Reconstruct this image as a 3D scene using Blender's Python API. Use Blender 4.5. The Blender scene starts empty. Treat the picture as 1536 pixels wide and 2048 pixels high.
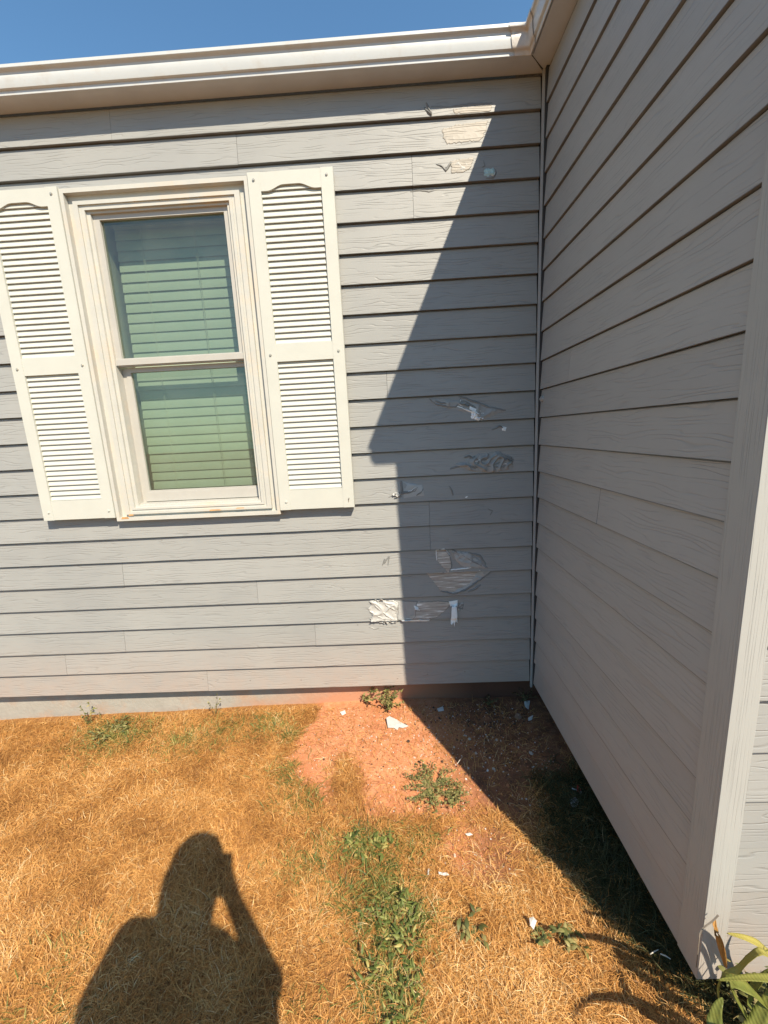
import bpy, bmesh, math, random
import numpy as np
from mathutils import Vector, Matrix, noise
random.seed(7); RNG = np.random.default_rng(7)
R = math.radians
sc = bpy.context.scene
E = 0.125                      # siding exposure in metres; x left/right, y depth (back wall y=0), z=0 siding bottom edge

# ------------------------------------------------------------------ camera
CAM = Vector((-5.4491, -15.986, 10.7484)) * E
rt = Vector((0.99852616, 0.02213644, -0.0495529)); fw = Vector((-0.03121161, 0.98116639, -0.1906262)); up = Vector((0.04439985, 0.19189187, 0.98041122))
cam = bpy.data.cameras.new('camera'); co = bpy.data.objects.new('camera', cam); sc.collection.objects.link(co)
m = Matrix.Identity(4)
for i in range(3):
    m[i][0] = rt[i]; m[i][1] = up[i]; m[i][2] = -fw[i]; m[i][3] = CAM[i]
co.matrix_world = m
cam.sensor_fit = 'HORIZONTAL'; cam.sensor_width = 36; cam.lens = 36 * 820.6 / 1536
cam.clip_start = 0.002; cam.clip_end = 500
sc.camera = co
# ------------------------------------------------------------------ world, sun, exposure
SUNV = Vector((0.447, -0.814, 1.0)).normalized()
el = math.asin(SUNV.z); az = math.atan2(SUNV.x, SUNV.y)
w = bpy.data.worlds.new('World'); sc.world = w; w.use_nodes = True
nt = w.node_tree; bg = nt.nodes['Background']
sky = nt.nodes.new('ShaderNodeTexSky'); sky.sky_type = 'NISHITA'; sky.sun_disc = False
sky.sun_elevation = el; sky.sun_rotation = az; sky.altitude = 200; sky.air_density = 1.25; sky.dust_density = 0.15; sky.ozone_density = 0.55
wb = nt.nodes.new('ShaderNodeMix'); wb.data_type = 'RGBA'; wb.blend_type = 'MULTIPLY'; wb.inputs[0].default_value = 1; wb.inputs[7].default_value = (.80, 1.14, 1.30, 1)
nt.links.new(sky.outputs[0], wb.inputs[6]); nt.links.new(wb.outputs[2], bg.inputs[0]); bg.inputs[1].default_value = 0.080
sl = bpy.data.lights.new('sun', 'SUN'); sl.energy = 5.0; sl.angle = R(0.53); sl.color = (1.0, 0.88, 0.70)
so = bpy.data.objects.new('sun', sl); sc.collection.objects.link(so)
so.rotation_euler = (-SUNV).to_track_quat('-Z', 'Y').to_euler(); so.location = (2, -6, 8)
sc.view_settings.view_transform = 'Standard'; sc.view_settings.look = 'None'
sc.view_settings.exposure = 0.77; sc.view_settings.gamma = 1

# ------------------------------------------------------------------ helpers
def tag(o, label=None, cat=None, group=None, kind=None):
    if label: o['label'] = label
    if cat: o['category'] = cat
    if group: o['group'] = group
    if kind: o['kind'] = kind
    return o
def link(o, parent=None):
    sc.collection.objects.link(o)
    if parent: o.parent = parent
    return o
def empty(name, loc=(0, 0, 0), parent=None):
    o = bpy.data.objects.new(name, None); o.empty_display_size = .1
    link(o, parent)
    o.location = loc
    return o
def setp(o, parent):            # parent, keep world coordinates in the mesh
    o.parent = parent
    w_ = Vector((0, 0, 0)); q = parent
    while q: w_ += q.location; q = q.parent
    o.location = -w_
def world_ray(u, v):
    return fw * 820.6 + rt * (u - 768) - up * (v - 1024)
def onY(u, v, y=0.0):           # photo point -> point on a plane y = const
    d = world_ray(u, v); t = (y - CAM.y) / d.y; return CAM + d * t
def onZ(u, v, z):
    d = world_ray(u, v); t = (z - CAM.z) / d.z; return CAM + d * t

class MB:
    def __init__(s): s.v = []; s.f = []; s.uv = []; s.a = []; s.mi = []
    def quad(s, pts, uvs=None, a=0.0, mi=0):
        n = len(s.v); s.v += [tuple(p) for p in pts]; s.f.append(tuple(range(n, n + len(pts))))
        s.uv += uvs if uvs else [(0, 0)] * len(pts); s.a.append(a); s.mi.append(mi)
    def box(s, x0, x1, y0, y1, z0, z1, a=0.0, mi=0, skip=''):
        P = lambda x, y, z: (x, y, z)
        def q(p, ax):
            uv = [(c[ax[0]], c[ax[1]]) for c in p]; s.quad(p, uv, a, mi)
        if 'f' not in skip: q([P(x0, y0, z0), P(x1, y0, z0), P(x1, y0, z1), P(x0, y0, z1)], (0, 2))
        if 'b' not in skip: q([P(x1, y1, z0), P(x0, y1, z0), P(x0, y1, z1), P(x1, y1, z1)], (0, 2))
        q([P(x0, y1, z0), P(x0, y0, z0), P(x0, y0, z1), P(x0, y1, z1)], (1, 2))
        q([P(x1, y0, z0), P(x1, y1, z0), P(x1, y1, z1), P(x1, y0, z1)], (1, 2))
        q([P(x0, y0, z1), P(x1, y0, z1), P(x1, y1, z1), P(x0, y1, z1)], (0, 1))
        q([P(x0, y1, z0), P(x1, y1, z0), P(x1, y0, z0), P(x0, y0, z0)], (0, 1))
    def tube(s, pts, rad, n=6, cap=True, a=0.0, mi=0):
        rings = []
        for i, p in enumerate(pts):
            p = Vector(p); t = (Vector(pts[min(i + 1, len(pts) - 1)]) - Vector(pts[max(i - 1, 0)])).normalized()
            ax = t.cross(Vector((0, 0, 1)) if abs(t.z) < .9 else Vector((1, 0, 0))).normalized(); ay = t.cross(ax)
            r = rad[i] if isinstance(rad, (list, tuple)) else rad
            rings.append([p + ax * r * math.cos(2 * math.pi * k / n) + ay * r * math.sin(2 * math.pi * k / n) for k in range(n)])
        for i in range(len(rings) - 1):
            for k in range(n):
                s.quad([rings[i][k], rings[i][(k + 1) % n], rings[i + 1][(k + 1) % n], rings[i + 1][k]], None, a, mi)
        if cap:
            s.quad(rings[0][::-1], None, a, mi); s.quad(rings[-1], None, a, mi)
    def build(s, name, mat, parent=None, smooth=False, merge=0.0, bevel=0.0):
        me = bpy.data.meshes.new(name); me.from_pydata(s.v, [], s.f)
        uv = me.uv_layers.new(name='UVMap'); uv.data.foreach_set('uv', np.array(s.uv, dtype=np.float32).ravel())
        at = me.attributes.new('seg', 'FLOAT', 'FACE'); at.data.foreach_set('value', np.array(s.a, dtype=np.float32))
        for mm in (mat if isinstance(mat, (list, tuple)) else [mat]): me.materials.append(mm)
        me.polygons.foreach_set('material_index', s.mi)
        if merge:
            b = bmesh.new(); b.from_mesh(me); bmesh.ops.remove_doubles(b, verts=b.verts, dist=merge); bmesh.ops.recalc_face_normals(b, faces=b.faces); b.to_mesh(me); b.free()
        if smooth: me.polygons.foreach_set('use_smooth', [True] * len(me.polygons))
        me.update()
        o = bpy.data.objects.new(name, me); link(o)
        if parent: setp(o, parent)
        if bevel:
            md = o.modifiers.new('bevel', 'BEVEL'); md.width = bevel; md.segments = 2; md.limit_method = 'ANGLE'
        return o

# ------------------------------------------------------------------ materials
def newmat(name):
    mt = bpy.data.materials.new(name); mt.use_nodes = True
    n = mt.node_tree.nodes; l = mt.node_tree.links; b = n['Principled BSDF']
    return mt, n, l, b
def mth(n, l, op, a, b=None, c=None):
    x = n.new('ShaderNodeMath'); x.operation = op
    for i, q in enumerate((a, b, c)):
        if q is None: continue
        if isinstance(q, (int, float)): x.inputs[i].default_value = q
        else: l.new(q, x.inputs[i])
    return x.outputs[0]
def ramp(n, l, fac, stops):
    r = n.new('ShaderNodeValToRGB'); e = r.color_ramp.elements
    while len(e) < len(stops): e.new(.5)
    for i, (p, c) in enumerate(stops): e[i].position = p; e[i].color = (*c, 1)
    l.new(fac, r.inputs[0]); return r.outputs[0]
def nois(n, l, vec, scale, detail=3, rough=.5, dist=0):
    x = n.new('ShaderNodeTexNoise'); x.inputs['Scale'].default_value = scale; x.inputs['Detail'].default_value = detail
    x.inputs['Roughness'].default_value = rough; x.inputs['Distortion'].default_value = dist
    if vec is not None: l.new(vec, x.inputs['Vector'])
    return x.outputs['Fac']
def comb(n, l, x, y, z=0.0):
    c = n.new('ShaderNodeCombineXYZ')
    for i, q in enumerate((x, y, z)):
        if isinstance(q, (int, float)): c.inputs[i].default_value = q
        else: l.new(q, c.inputs[i])
    return c.outputs[0]
def mixc(n, l, fac, a, b, mode='MIX'):
    x = n.new('ShaderNodeMix'); x.data_type = 'RGBA'; x.blend_type = mode
    for i, q in ((0, fac), (6, a), (7, b)):
        if isinstance(q, (int, float)): x.inputs[i].default_value = q
        elif isinstance(q, tuple): x.inputs[i].default_value = (*q, 1)
        else: l.new(q, x.inputs[i])
    return x.outputs[2]
def bump(n, l, b, h, dist, strength=1.0):
    x = n.new('ShaderNodeBump'); x.inputs['Distance'].default_value = dist; x.inputs['Strength'].default_value = strength
    l.new(h, x.inputs['Height']); l.new(x.outputs[0], b.inputs['Normal'])

def siding_material(name, col, col2, grain=1.0, vert=False, gu=4.6, gv=30.0, rings=68.0, amp=3.9, lap_shade=.12):
    mt, n, l, b = newmat(name)
    uv = n.new('ShaderNodeUVMap'); sp = n.new('ShaderNodeSeparateXYZ'); l.new(uv.outputs[0], sp.inputs[0])
    at = n.new('ShaderNodeAttribute'); at.attribute_name = 'seg'
    u, v = (sp.outputs[1], sp.outputs[0]) if vert else (sp.outputs[0], sp.outputs[1])
    s = at.outputs['Fac']
    vec = comb(n, l, mth(n, l, 'MULTIPLY_ADD', s, 13.7, mth(n, l, 'MULTIPLY', u, gu)), mth(n, l, 'MULTIPLY', v, gv), mth(n, l, 'MULTIPLY', s, 3.3))
    g = nois(n, l, vec, 1.0, 1.5, .45, .3)
    w_ = mth(n, l, 'FRACT', mth(n, l, 'MULTIPLY_ADD', v, rings, mth(n, l, 'MULTIPLY', g, amp)))
    d = mth(n, l, 'ABSOLUTE', mth(n, l, 'SUBTRACT', w_, .5))
    mr = n.new('ShaderNodeMapRange'); mr.interpolation_type = 'SMOOTHSTEP'
    l.new(d, mr.inputs[0]); mr.inputs[1].default_value = .34; mr.inputs[2].default_value = .5; mr.inputs[3].default_value = 0; mr.inputs[4].default_value = 1
    vec2 = comb(n, l, mth(n, l, 'MULTIPLY_ADD', s, 5.1, mth(n, l, 'MULTIPLY', u, 9.0)), mth(n, l, 'MULTIPLY', v, 30.0), s)
    mk = n.new('ShaderNodeMapRange'); l.new(nois(n, l, vec2, 1.0, 2), mk.inputs[0]); mk.inputs[1].default_value = .36; mk.inputs[2].default_value = .6
    groove = mth(n, l, 'MULTIPLY', mr.outputs[0], mk.outputs[0])
    tc = n.new('ShaderNodeTexCoord')
    fine = nois(n, l, tc.outputs['Object'], 260, 3)
    h = mth(n, l, 'MULTIPLY_ADD', groove, -1.0 * grain, mth(n, l, 'MULTIPLY_ADD', fine, .12, mth(n, l, 'MULTIPLY', g, .25)))
    big = nois(n, l, tc.outputs['Object'], 2.3, 5, .6)
    c = mixc(n, l, ramp(n, l, big, [(.35, (0, 0, 0)), (.7, (1, 1, 1))]), col, col2)
    segv = mth(n, l, 'MULTIPLY_ADD', mth(n, l, 'FRACT', mth(n, l, 'MULTIPLY', s, 7.77)), .07, .965)
    c = mixc(n, l, 1.0, c, comb(n, l, segv, segv, segv), 'MULTIPLY')
    c = mixc(n, l, mth(n, l, 'MULTIPLY', groove, .22 * grain), c, tuple(q * .45 for q in col))
    # lap shade painted as a dark line along the drip edge of every board
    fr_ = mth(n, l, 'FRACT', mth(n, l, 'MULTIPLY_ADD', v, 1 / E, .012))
    ed = mth(n, l, 'MULTIPLY', mth(n, l, 'LESS_THAN', fr_, .034 if lap_shade > .5 else .026), mth(n, l, 'MULTIPLY_ADD', nois(n, l, tc.outputs['Object'], 9, 4), .6, lap_shade))
    if lap_shade: c = mixc(n, l, ed, c, tuple(q * .25 for q in col))
    # red soil splashed on the lowest boards
    spz = n.new('ShaderNodeSeparateXYZ'); l.new(tc.outputs['Object'], spz.inputs[0])
    dz = n.new('ShaderNodeMapRange'); l.new(spz.outputs[2], dz.inputs[0]); dz.inputs[1].default_value = .34; dz.inputs[2].default_value = -.02
    spl = mth(n, l, 'MULTIPLY', mth(n, l, 'MULTIPLY', dz.outputs[0], nois(n, l, tc.outputs['Object'], 14, 6, .7)), .5)
    c = mixc(n, l, spl, c, (.46, .27, .17))
    l.new(c, b.inputs['Base Color'])
    b.inputs['Roughness'].default_value = .5; b.inputs['Specular IOR Level'].default_value = .35
    bump(n, l, b, h, .0010, .9)
    return mt
PAINT = (.292, .293, .281); PAINT2 = (.260, .264, .258)
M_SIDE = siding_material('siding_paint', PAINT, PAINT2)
M_SIDE2 = siding_material('wing_siding_paint', (.345, .342, .328), (.322, .32, .308), .8, lap_shade=.34)
M_TRIM = siding_material('trim_paint', (.355, .36, .345), (.335, .34, .325), .6, vert=True, gu=1.6, gv=60.0, rings=120.0, amp=3.0, lap_shade=0)

def plain(name, col, rough=.5, var=.08, scale=30, bumpd=.0003, spec=.5, metal=0.0, bscale=120, dirt=None, dscale=4):
    mt, n, l, b = newmat(name)
    tc = n.new('ShaderNodeTexCoord')
    f = nois(n, l, tc.outputs['Object'], scale, 4, .6)
    c = ramp(n, l, f, [(.3, tuple(q * (1 - var) for q in col)), (.7, tuple(min(1, q * (1 + var)) for q in col))])
    if dirt:
        dm = nois(n, l, tc.outputs['Object'], dscale, 7, .7)
        c = mixc(n, l, mth(n, l, 'MULTIPLY', ramp(n, l, dm, [(.5, (0, 0, 0)), (.75, (1, 1, 1))]), .7), c, dirt)
    l.new(c, b.inputs['Base Color']); b.inputs['Roughness'].default_value = rough; b.inputs['Specular IOR Level'].default_value = spec; b.inputs['Metallic'].default_value = metal
    if bumpd: bump(n, l, b, nois(n, l, tc.outputs['Object'], bscale, 3), bumpd)
    return mt
M_GUT = plain('gutter_enamel', (.50, .52, .52), .35, .05, 9, .0004, .5, 0, 14, (.40, .36, .31), 9)
M_SOF = plain('soffit_paint', (.50, .53, .55), .6, .06, 6, .0003)
M_SHUT = plain('shutter_vinyl', (.48, .485, .44), .5, .03, 9, .0003, .4, 0, 260)
M_CASE = plain('window_casing_paint', (.46, .455, .415), .5, .05, 12, .0004, .4, 0, 60, (.55, .42, .28), 6)
M_SASH = plain('sash_vinyl', (.40, .385, .35), .45, .04, 12, .0002)
M_BLIND = plain('blind_slat', (.80, .82, .70), .5, .03, 9, 0)
M_CORD = plain('cord', (.8, .78, .66), .7, .03, 9, 0)
M_ROOM = plain('room_wall', (.10, .10, .095), .9, .05, 3, 0)
M_DARK = plain('sheathing', (.03, .03, .03), .9, .05, 3, 0)
M_FOUND = plain('foundation_paint', (.33, .305, .265), .8, .08, 12, .002, .3, 0, 60, (.42, .22, .12), 5)
_mt, _n, _l, _b = M_FOUND, M_FOUND.node_tree.nodes, M_FOUND.node_tree.links, M_FOUND.node_tree.nodes['Principled BSDF']
_tc = _n.new('ShaderNodeTexCoord'); _sp = _n.new('ShaderNodeSeparateXYZ'); _l.new(_tc.outputs['Object'], _sp.inputs[0])
_mx = _n.new('ShaderNodeMapRange'); _l.new(mth(_n, _l, 'MULTIPLY_ADD', nois(_n, _l, _tc.outputs['Object'], 7, 5, .7), .5, mth(_n, _l, 'MULTIPLY_ADD', _sp.outputs[2], -2.2, _sp.outputs[0])), _mx.inputs[0]); _mx.inputs[1].default_value = -1.15; _mx.inputs[2].default_value = -.55
_old = _b.inputs['Base Color'].links[0].from_socket
_m2 = _n.new('ShaderNodeMapRange'); _l.new(_sp.outputs[0], _m2.inputs[0]); _m2.inputs[1].default_value = -.78; _m2.inputs[2].default_value = -.30
_mud_shade = mixc(_n, _l, _m2.outputs[0], (.44, .22, .13), (.11, .052, .035))  # mud darkens to the right, wall shade put into its colour
_l.new(mixc(_n, _l, _mx.outputs[0], _old, _mud_shade), _b.inputs['Base Color'])
M_SHING = plain('shingle', (.10, .095, .09), .95, .4, 60, .003)
M_BEAD = plain('bead_paint', (.36, .36, .35), .45, .05, 30, .0002)
M_SCREW = plain('screw_zinc', (.45, .42, .36), .4, .1, 60, 0, .5, .6)
M_FILM = plain('paint_film', (.34, .34, .33), .36, .05, 40, .0006, .6, 0, 45)
M_CURL = plain('curled_paint_shade_lift', (.80, .82, .82), .4, .06, 50, .0006, .5, 0, 60)  # flake paint brightened in colour for flakes lying in shade
M_CURLS = plain('curled_paint_sun_dim', (.40, .395, .375), .45, .12, 50, .0006, .5, 0, 60)  # same flake paint, darkened in colour for flakes in the sun
M_TEAL = plain('primer', (.36, .50, .50), .4, .15, 50, .0006)
M_SILLST = plain('rust_stain', (.55, .30, .12), .6, .2, 40, 0)

def wood_material():
    mt, n, l, b = newmat('bare_board')
    tc = n.new('ShaderNodeTexCoord'); mp = n.new('ShaderNodeMapping'); mp.inputs['Scale'].default_value = (6, 6, 75)
    l.new(tc.outputs['Object'], mp.inputs[0])
    g = nois(n, l, mp.outputs[0], 1.6, 4, .6, .4)
    c = ramp(n, l, g, [(.34, (.27, .24, .21)), (.45, (.39, .345, .30)), (.56, (.46, .42, .37)), (.66, (.85, .84, .80))])
    l.new(c, b.inputs['Base Color']); b.inputs['Roughness'].default_value = .85
    bump(n, l, b, g, .003); return mt
M_WOOD = wood_material()

def glass_material():
    mt, n, l, b = newmat('window_glass')
    n.remove(b); out = [q for q in n if q.type == 'OUTPUT_MATERIAL'][0]
    t = n.new('ShaderNodeBsdfTransparent'); t.inputs[0].default_value = (.415, .485, .43, 1)
    g = n.new('ShaderNodeBsdfGlossy'); g.inputs['Roughness'].default_value = .03; g.inputs[0].default_value = (.9, .98, .95, 1)
    f = n.new('ShaderNodeLayerWeight'); f.inputs[0].default_value = .5
    tc = n.new('ShaderNodeTexCoord')
    bp = n.new('ShaderNodeBump'); bp.inputs['Distance'].default_value = .002; bp.inputs['Strength'].default_value = .35
    l.new(nois(n, l, tc.outputs['Object'], 3.2, 1), bp.inputs['Height']); l.new(bp.outputs[0], g.inputs['Normal'])
    fac = mth(n, l, 'MULTIPLY_ADD', mth(n, l, 'POWER', f.outputs['Facing'], 4.0), .9, .08)
    mx = n.new('ShaderNodeMixShader'); l.new(fac, mx.inputs[0]); l.new(t.outputs[0], mx.inputs[1]); l.new(g.outputs[0], mx.inputs[2])
    df = n.new('ShaderNodeBsdfDiffuse'); df.inputs[0].default_value = (.55, .58, .52, 1); m2 = n.new('ShaderNodeMixShader')
    l.new(mth(n, l, 'MULTIPLY_ADD', nois(n, l, tc.outputs['Object'], 9, 6, .7), .09, -.005), m2.inputs[0]); l.new(mx.outputs[0], m2.inputs[1]); l.new(df.outputs[0], m2.inputs[2])
    l.new(m2.outputs[0], out.inputs[0]); return mt
M_GLASS = glass_material()

# ------------------------------------------------------------------ ground
def smooth(t): t = max(0., min(1., t)); return t * t * (3 - 2 * t)
def gz0(x, y):                  # metres
    X, Y = x / E, y / E
    z = -1.04
    if X < -8: z -= .027 * min(-8 - X, 30)
    z += .68 * math.exp(-(((X - .9) / 1.9) ** 2 + ((Y + 10.2) / 2.6) ** 2))
    z -= .12 * math.exp(-(((X + 3) / 2.5) ** 2 + ((Y + 5) / 2.0) ** 2))
    return z * E
def gz(x, y):
    z = gz0(x, y)
    if -6 < x < 3 and -6 < y < 1:
        z += .010 * noise.noise(Vector((x * 2.2, y * 2.2, 0))) + .0035 * noise.noise(Vector((x * 11, y * 11, 3))) + .0016 * noise.noise(Vector((x * 38, y * 38, 7)))
    return z
def axis(a, b, far0, far1, st):
    f = list(np.arange(a, b, st)); L = []; q = a; d = st
    while q > far0: d *= 1.5; q -= d; L.append(q)
    H = []; q = f[-1]; d = st
    while q < far1: d *= 1.5; q += d; H.append(q)
    return L[::-1] + f + H
def bare(x, y):                 # 1 = bare red soil, 0 = turf ; x,y in metres
    X, Y = x / E, y / E
    n1 = noise.noise(Vector((X * .8, Y * .8, 1))) * .9 + noise.noise(Vector((X * 2.3, Y * 2.3, 4))) * .5
    left = smooth((X + 9.75 + .2 * (-Y) * (1 if Y > -3 else 0) + n1 * .5 - (0 if Y > -3.6 else (-3.6 - Y) * 1.1)) / .5)
    low = smooth((Y + 5.9 + n1 * .8 + (.0 if X > -5 else 0) + max(0, -X - 6.6) * .12) / 1.0)
    b_ = left * low
    lobe = math.exp(-(((X + 3.6) / 1.5) ** 2 + ((Y + 6.2) / 1.2) ** 2))
    b_ = max(b_, .85 * smooth(lobe * 1.7 - .35 + n1 * .3))
    tuft = math.exp(-(((X + 7.6 + .18 * (Y + 4)) / .6) ** 2 + ((Y + 4.2) / 1.5) ** 2))
    b_ *= 1 - .85 * smooth(tuft * 1.6 - .2)
    wing = smooth((X + 1.9 + n1 * .6) / 1.2) * smooth((-3.2 - Y + n1) / 1.5)
    b_ *= 1 - .75 * wing
    if Y > -.5 and X < -9.9: b_ *= .2
    return b_
xs = axis(-3.6, 1.6, -60, 60, .022); ys = axis(-2.6, .28, -60, 60, .022)
V = [(x, y, gz(x, y)) for y in ys for x in xs]; nx = len(xs)
F = [(j * nx + i, j * nx + i + 1, (j + 1) * nx + i + 1, (j + 1) * nx + i) for j in range(len(ys) - 1) for i in range(nx - 1)]
me = bpy.data.meshes.new('ground'); me.from_pydata(V, [], F)
at = me.attributes.new('bare', 'FLOAT', 'POINT')
at.data.foreach_set('value', [bare(x, y) if (-4 < x < 2 and -3 < y < .5) else 0. for x, y, z in V])
def humus_shade(x, y):  # dark humus, plus wall shade put into the soil colour
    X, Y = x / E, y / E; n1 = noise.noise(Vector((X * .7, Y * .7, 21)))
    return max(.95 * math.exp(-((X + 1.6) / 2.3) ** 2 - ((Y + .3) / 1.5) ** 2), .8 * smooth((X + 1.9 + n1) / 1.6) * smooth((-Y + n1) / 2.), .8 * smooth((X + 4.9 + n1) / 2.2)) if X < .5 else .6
at = me.attributes.new('humus_shade', 'FLOAT', 'POINT')
at.data.foreach_set('value', [humus_shade(x, y) if (-4 < x < 2 and -3 < y < .5) else 0. for x, y, z in V])
me.polygons.foreach_set('use_smooth', [True] * len(me.polygons))
def ground_material():
    mt, n, l, b = newmat('red_soil')
    tc = n.new('ShaderNodeTexCoord'); o = tc.outputs['Object']
    a = n.new('ShaderNodeAttribute'); a.attribute_name = 'bare'
    f1 = nois(n, l, o, 22, 8, .7); f2 = nois(n, l, o, 160, 4, .6); f3 = nois(n, l, o, 3, 3)
    c = ramp(n, l, f1, [(.3, (.43, .17, .078)), (.5, (.53, .23, .11)), (.7, (.60, .30, .16))])
    c = mixc(n, l, ramp(n, l, f2, [(.56, (0, 0, 0)), (.72, (1, 1, 1))]), c, (.60, .37, .25))
    c = mixc(n, l, ramp(n, l, f3, [(.45, (0, 0, 0)), (.75, (.5, .5, .5))]), c, (.34, .10, .04))
    vo = n.new('ShaderNodeTexVoronoi'); vo.inputs['Scale'].default_value = 75; l.new(o, vo.inputs[0])
    sep = n.new('ShaderNodeSeparateColor'); l.new(vo.outputs['Color'], sep.inputs[0])
    dark = mth(n, l, 'MULTIPLY', mth(n, l, 'LESS_THAN', vo.outputs['Distance'], .22), mth(n, l, 'GREATER_THAN', sep.outputs[0], .9))
    c = mixc(n, l, mth(n, l, 'MULTIPLY', dark, .75), c, (.10, .05, .03))
    hu = n.new('ShaderNodeAttribute'); hu.attribute_name = 'humus_shade'
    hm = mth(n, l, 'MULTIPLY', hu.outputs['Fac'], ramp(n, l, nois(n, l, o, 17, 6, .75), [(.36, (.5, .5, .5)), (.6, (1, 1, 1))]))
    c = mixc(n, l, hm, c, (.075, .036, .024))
    turf = ramp(n, l, nois(n, l, o, 60, 5, .7), [(.3, (.17, .075, .026)), (.7, (.38, .19, .065))])
    c = mixc(n, l, a.outputs['Fac'], turf, c)
    l.new(c, b.inputs['Base Color']); b.inputs['Roughness'].default_value = .95; b.inputs['Specular IOR Level'].default_value = .15
    bump(n, l, b, mth(n, l, 'ADD', f1, mth(n, l, 'MULTIPLY', f2, .5)), .006, .8)
    return mt
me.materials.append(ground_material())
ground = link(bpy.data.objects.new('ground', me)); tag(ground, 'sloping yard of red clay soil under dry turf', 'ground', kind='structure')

# ------------------------------------------------------------------ house
house = empty('house', (0, 0, 0))
tag(house, 'grey lap sided house corner with cream shuttered window and white gutters', 'house')
TOPZ = 22.05 * E
def courses(mb, axis_, a0, a1, zmin, zmax, hole=None, joints=None, lean=.0135, base=0.0, notch=.007, seed=0):
    """lap boards; axis_ 'x': wall along x facing -y ; 'y': wall along y facing -x. coordinates a0<a1 along wall"""
    rr = random.Random(seed)
    def P(a, d, z): return (a, base + d, z) if axis_ == 'x' else (base + d, a, z)
    for k in range(int(zmin), int(zmax)):
        z0 = k * E; z1 = (k + 1) * E + .004
        if z1 > TOPZ: z1 = TOPZ
        cuts = sorted((joints or {}).get(k, []))
        segs = []; p = a0
        for c in cuts: segs.append((p, c)); p = c
        segs.append((p, a1))
        ns = []
        for s0, s1 in segs:
            if hole and hole[2] <= k < hole[3]:
                if s0 < hole[0]: ns.append((s0, min(s1, hole[0])))
                if s1 > hole[1]: ns.append((max(s0, hole[1]), s1))
            else: ns.append((s0, s1))
        for si, (s0, s1) in enumerate(ns):
            sid = rr.random() * 9 + k * .37; dz = rr.uniform(-.0012, .0012); dd = rr.uniform(-.0006, .0006)
            if s1 < a1 - 1e-6: s1 -= .0012
            N = max(2, int((s1 - s0) / .09)); prev = None
            for i in range(N + 1):
                a = s0 + (s1 - s0) * i / N
                wob = .0010 * noise.noise(Vector((a * 2.1, k * 3.7, seed))); wz = .0009 * noise.noise(Vector((a * 1.7, k * 5.1, seed + 9)))
                zb = z0 + dz + wz; db = dd + wob
                zn = z1 - .004 - notch
                cur = (P(a, db, zb), P(a, lean * .93 + db * .3, zn), P(a, lean + .008, zb + .0006), P(a, lean + .0095, z1), a, zb, zn)
                if prev:
                    order = lambda q: q if axis_ == 'x' else q[::-1]
                    uvw = order([(prev[4], prev[5]), (a, zb), (a, cur[6]), (prev[4], prev[6])])
                    mb.quad(order([prev[0], cur[0], cur[1], prev[1]]), uvw, sid)
                    mb.quad(order([prev[1], cur[1], cur[3], prev[3]]), order([(prev[4], prev[6]), (a, cur[6]), (a, z1), (prev[4], z1)]), sid)
                    mb.quad(order([prev[2], cur[2], cur[0], prev[0]]), [(0, 0)] * 4, sid)
                else: mb.quad([cur[0], cur[1], cur[2]], [(0, 0)] * 3, sid)
                prev = cur
            mb.quad([prev[0], prev[1], prev[2]], [(0, 0)] * 3, sid)
L = lambda q: q * E
bw = MB()
J = {20: [L(-10.35)], 19: [L(-4.4), L(-19.0)], 18: [L(-4.4)], 16: [L(-20.8)], 7: [L(-4.15)], 6: [L(-4.15)], 2: [L(-9.13), L(-17.4)], 1: [L(-20.2)], 0: [L(-14.04)], 5: [L(-16.95)], 4: [L(-11.4)], 3: [L(-6.1)], 21: [L(-14.6)], 10: [L(-21.5)], 12: [L(-5.6)], 14: [L(-21.0)]}
courses(bw, 'x', -5.2, -.012, 0, 22.05, hole=(L(-16.35), L(-10.2), 8, 19), joints=J, seed=1)
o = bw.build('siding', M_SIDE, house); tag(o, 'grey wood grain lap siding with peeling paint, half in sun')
bk = MB(); bk.box(-5.2, L(-16.3), .026, .04, 0, TOPZ); bk.box(L(-10.25), .3, .026, .04, 0, TOPZ); bk.box(L(-16.3), L(-10.25), .026, .04, 0, L(8.3)); bk.box(L(-16.3), L(-10.25), .026, .04, L(18.95), TOPZ)
bk.box(.026, .034, -1.200, .012, 0, TOPZ); bk.box(.035, 3.6, -1.188, -1.175, 0, TOPZ)
bk.build('sheathing', M_DARK, house)
ww = MB(); courses(ww, 'y', L(-9.2155), -.024, 0, 22.05, notch=.004, lean=.0090, joints={8: [-.61], 12: [-.33]}, seed=2)
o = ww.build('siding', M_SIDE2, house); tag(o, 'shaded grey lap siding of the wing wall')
fr = MB(); courses(fr, 'x', L(.425), 3.6, 0, 22.05, base=L(-9.70), seed=3)
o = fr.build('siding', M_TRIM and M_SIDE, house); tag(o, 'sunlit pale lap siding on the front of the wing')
# gable triangle over the wing front
gb = MB(); gb.quad([(-.08, L(-9.60), TOPZ), (3.7, L(-9.60), TOPZ), (1.8, L(-9.60), TOPZ + .85)], [(0, 0), (3.6, 0), (1.8, .8)])
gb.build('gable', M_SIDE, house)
# corner trim boards
tr = MB()
x0 = -.004; yF = L(-9.765)
def board(mb, pts0, pts1, a): pass
tr.box(x0, .016, yF, L(-9.2155), L(.02), TOPZ, a=1.1)
o = tr.build('corner_trim', M_TRIM, house, bevel=.0015); tag(o, 'shaded side board of the corner post')
tr2 = MB(); tr2.box(.0175, L(.42), yF - .0012, L(-9.60), L(.04), TOPZ, a=2.3)
tr2.box(x0 + .0004, .0173, yF - .0012, yF - .0002, L(.03), TOPZ, a=2.9)
o = tr2.build('corner_trim', M_TRIM, house, bevel=.001); tag(o, 'sunlit front board of the corner post')
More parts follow.
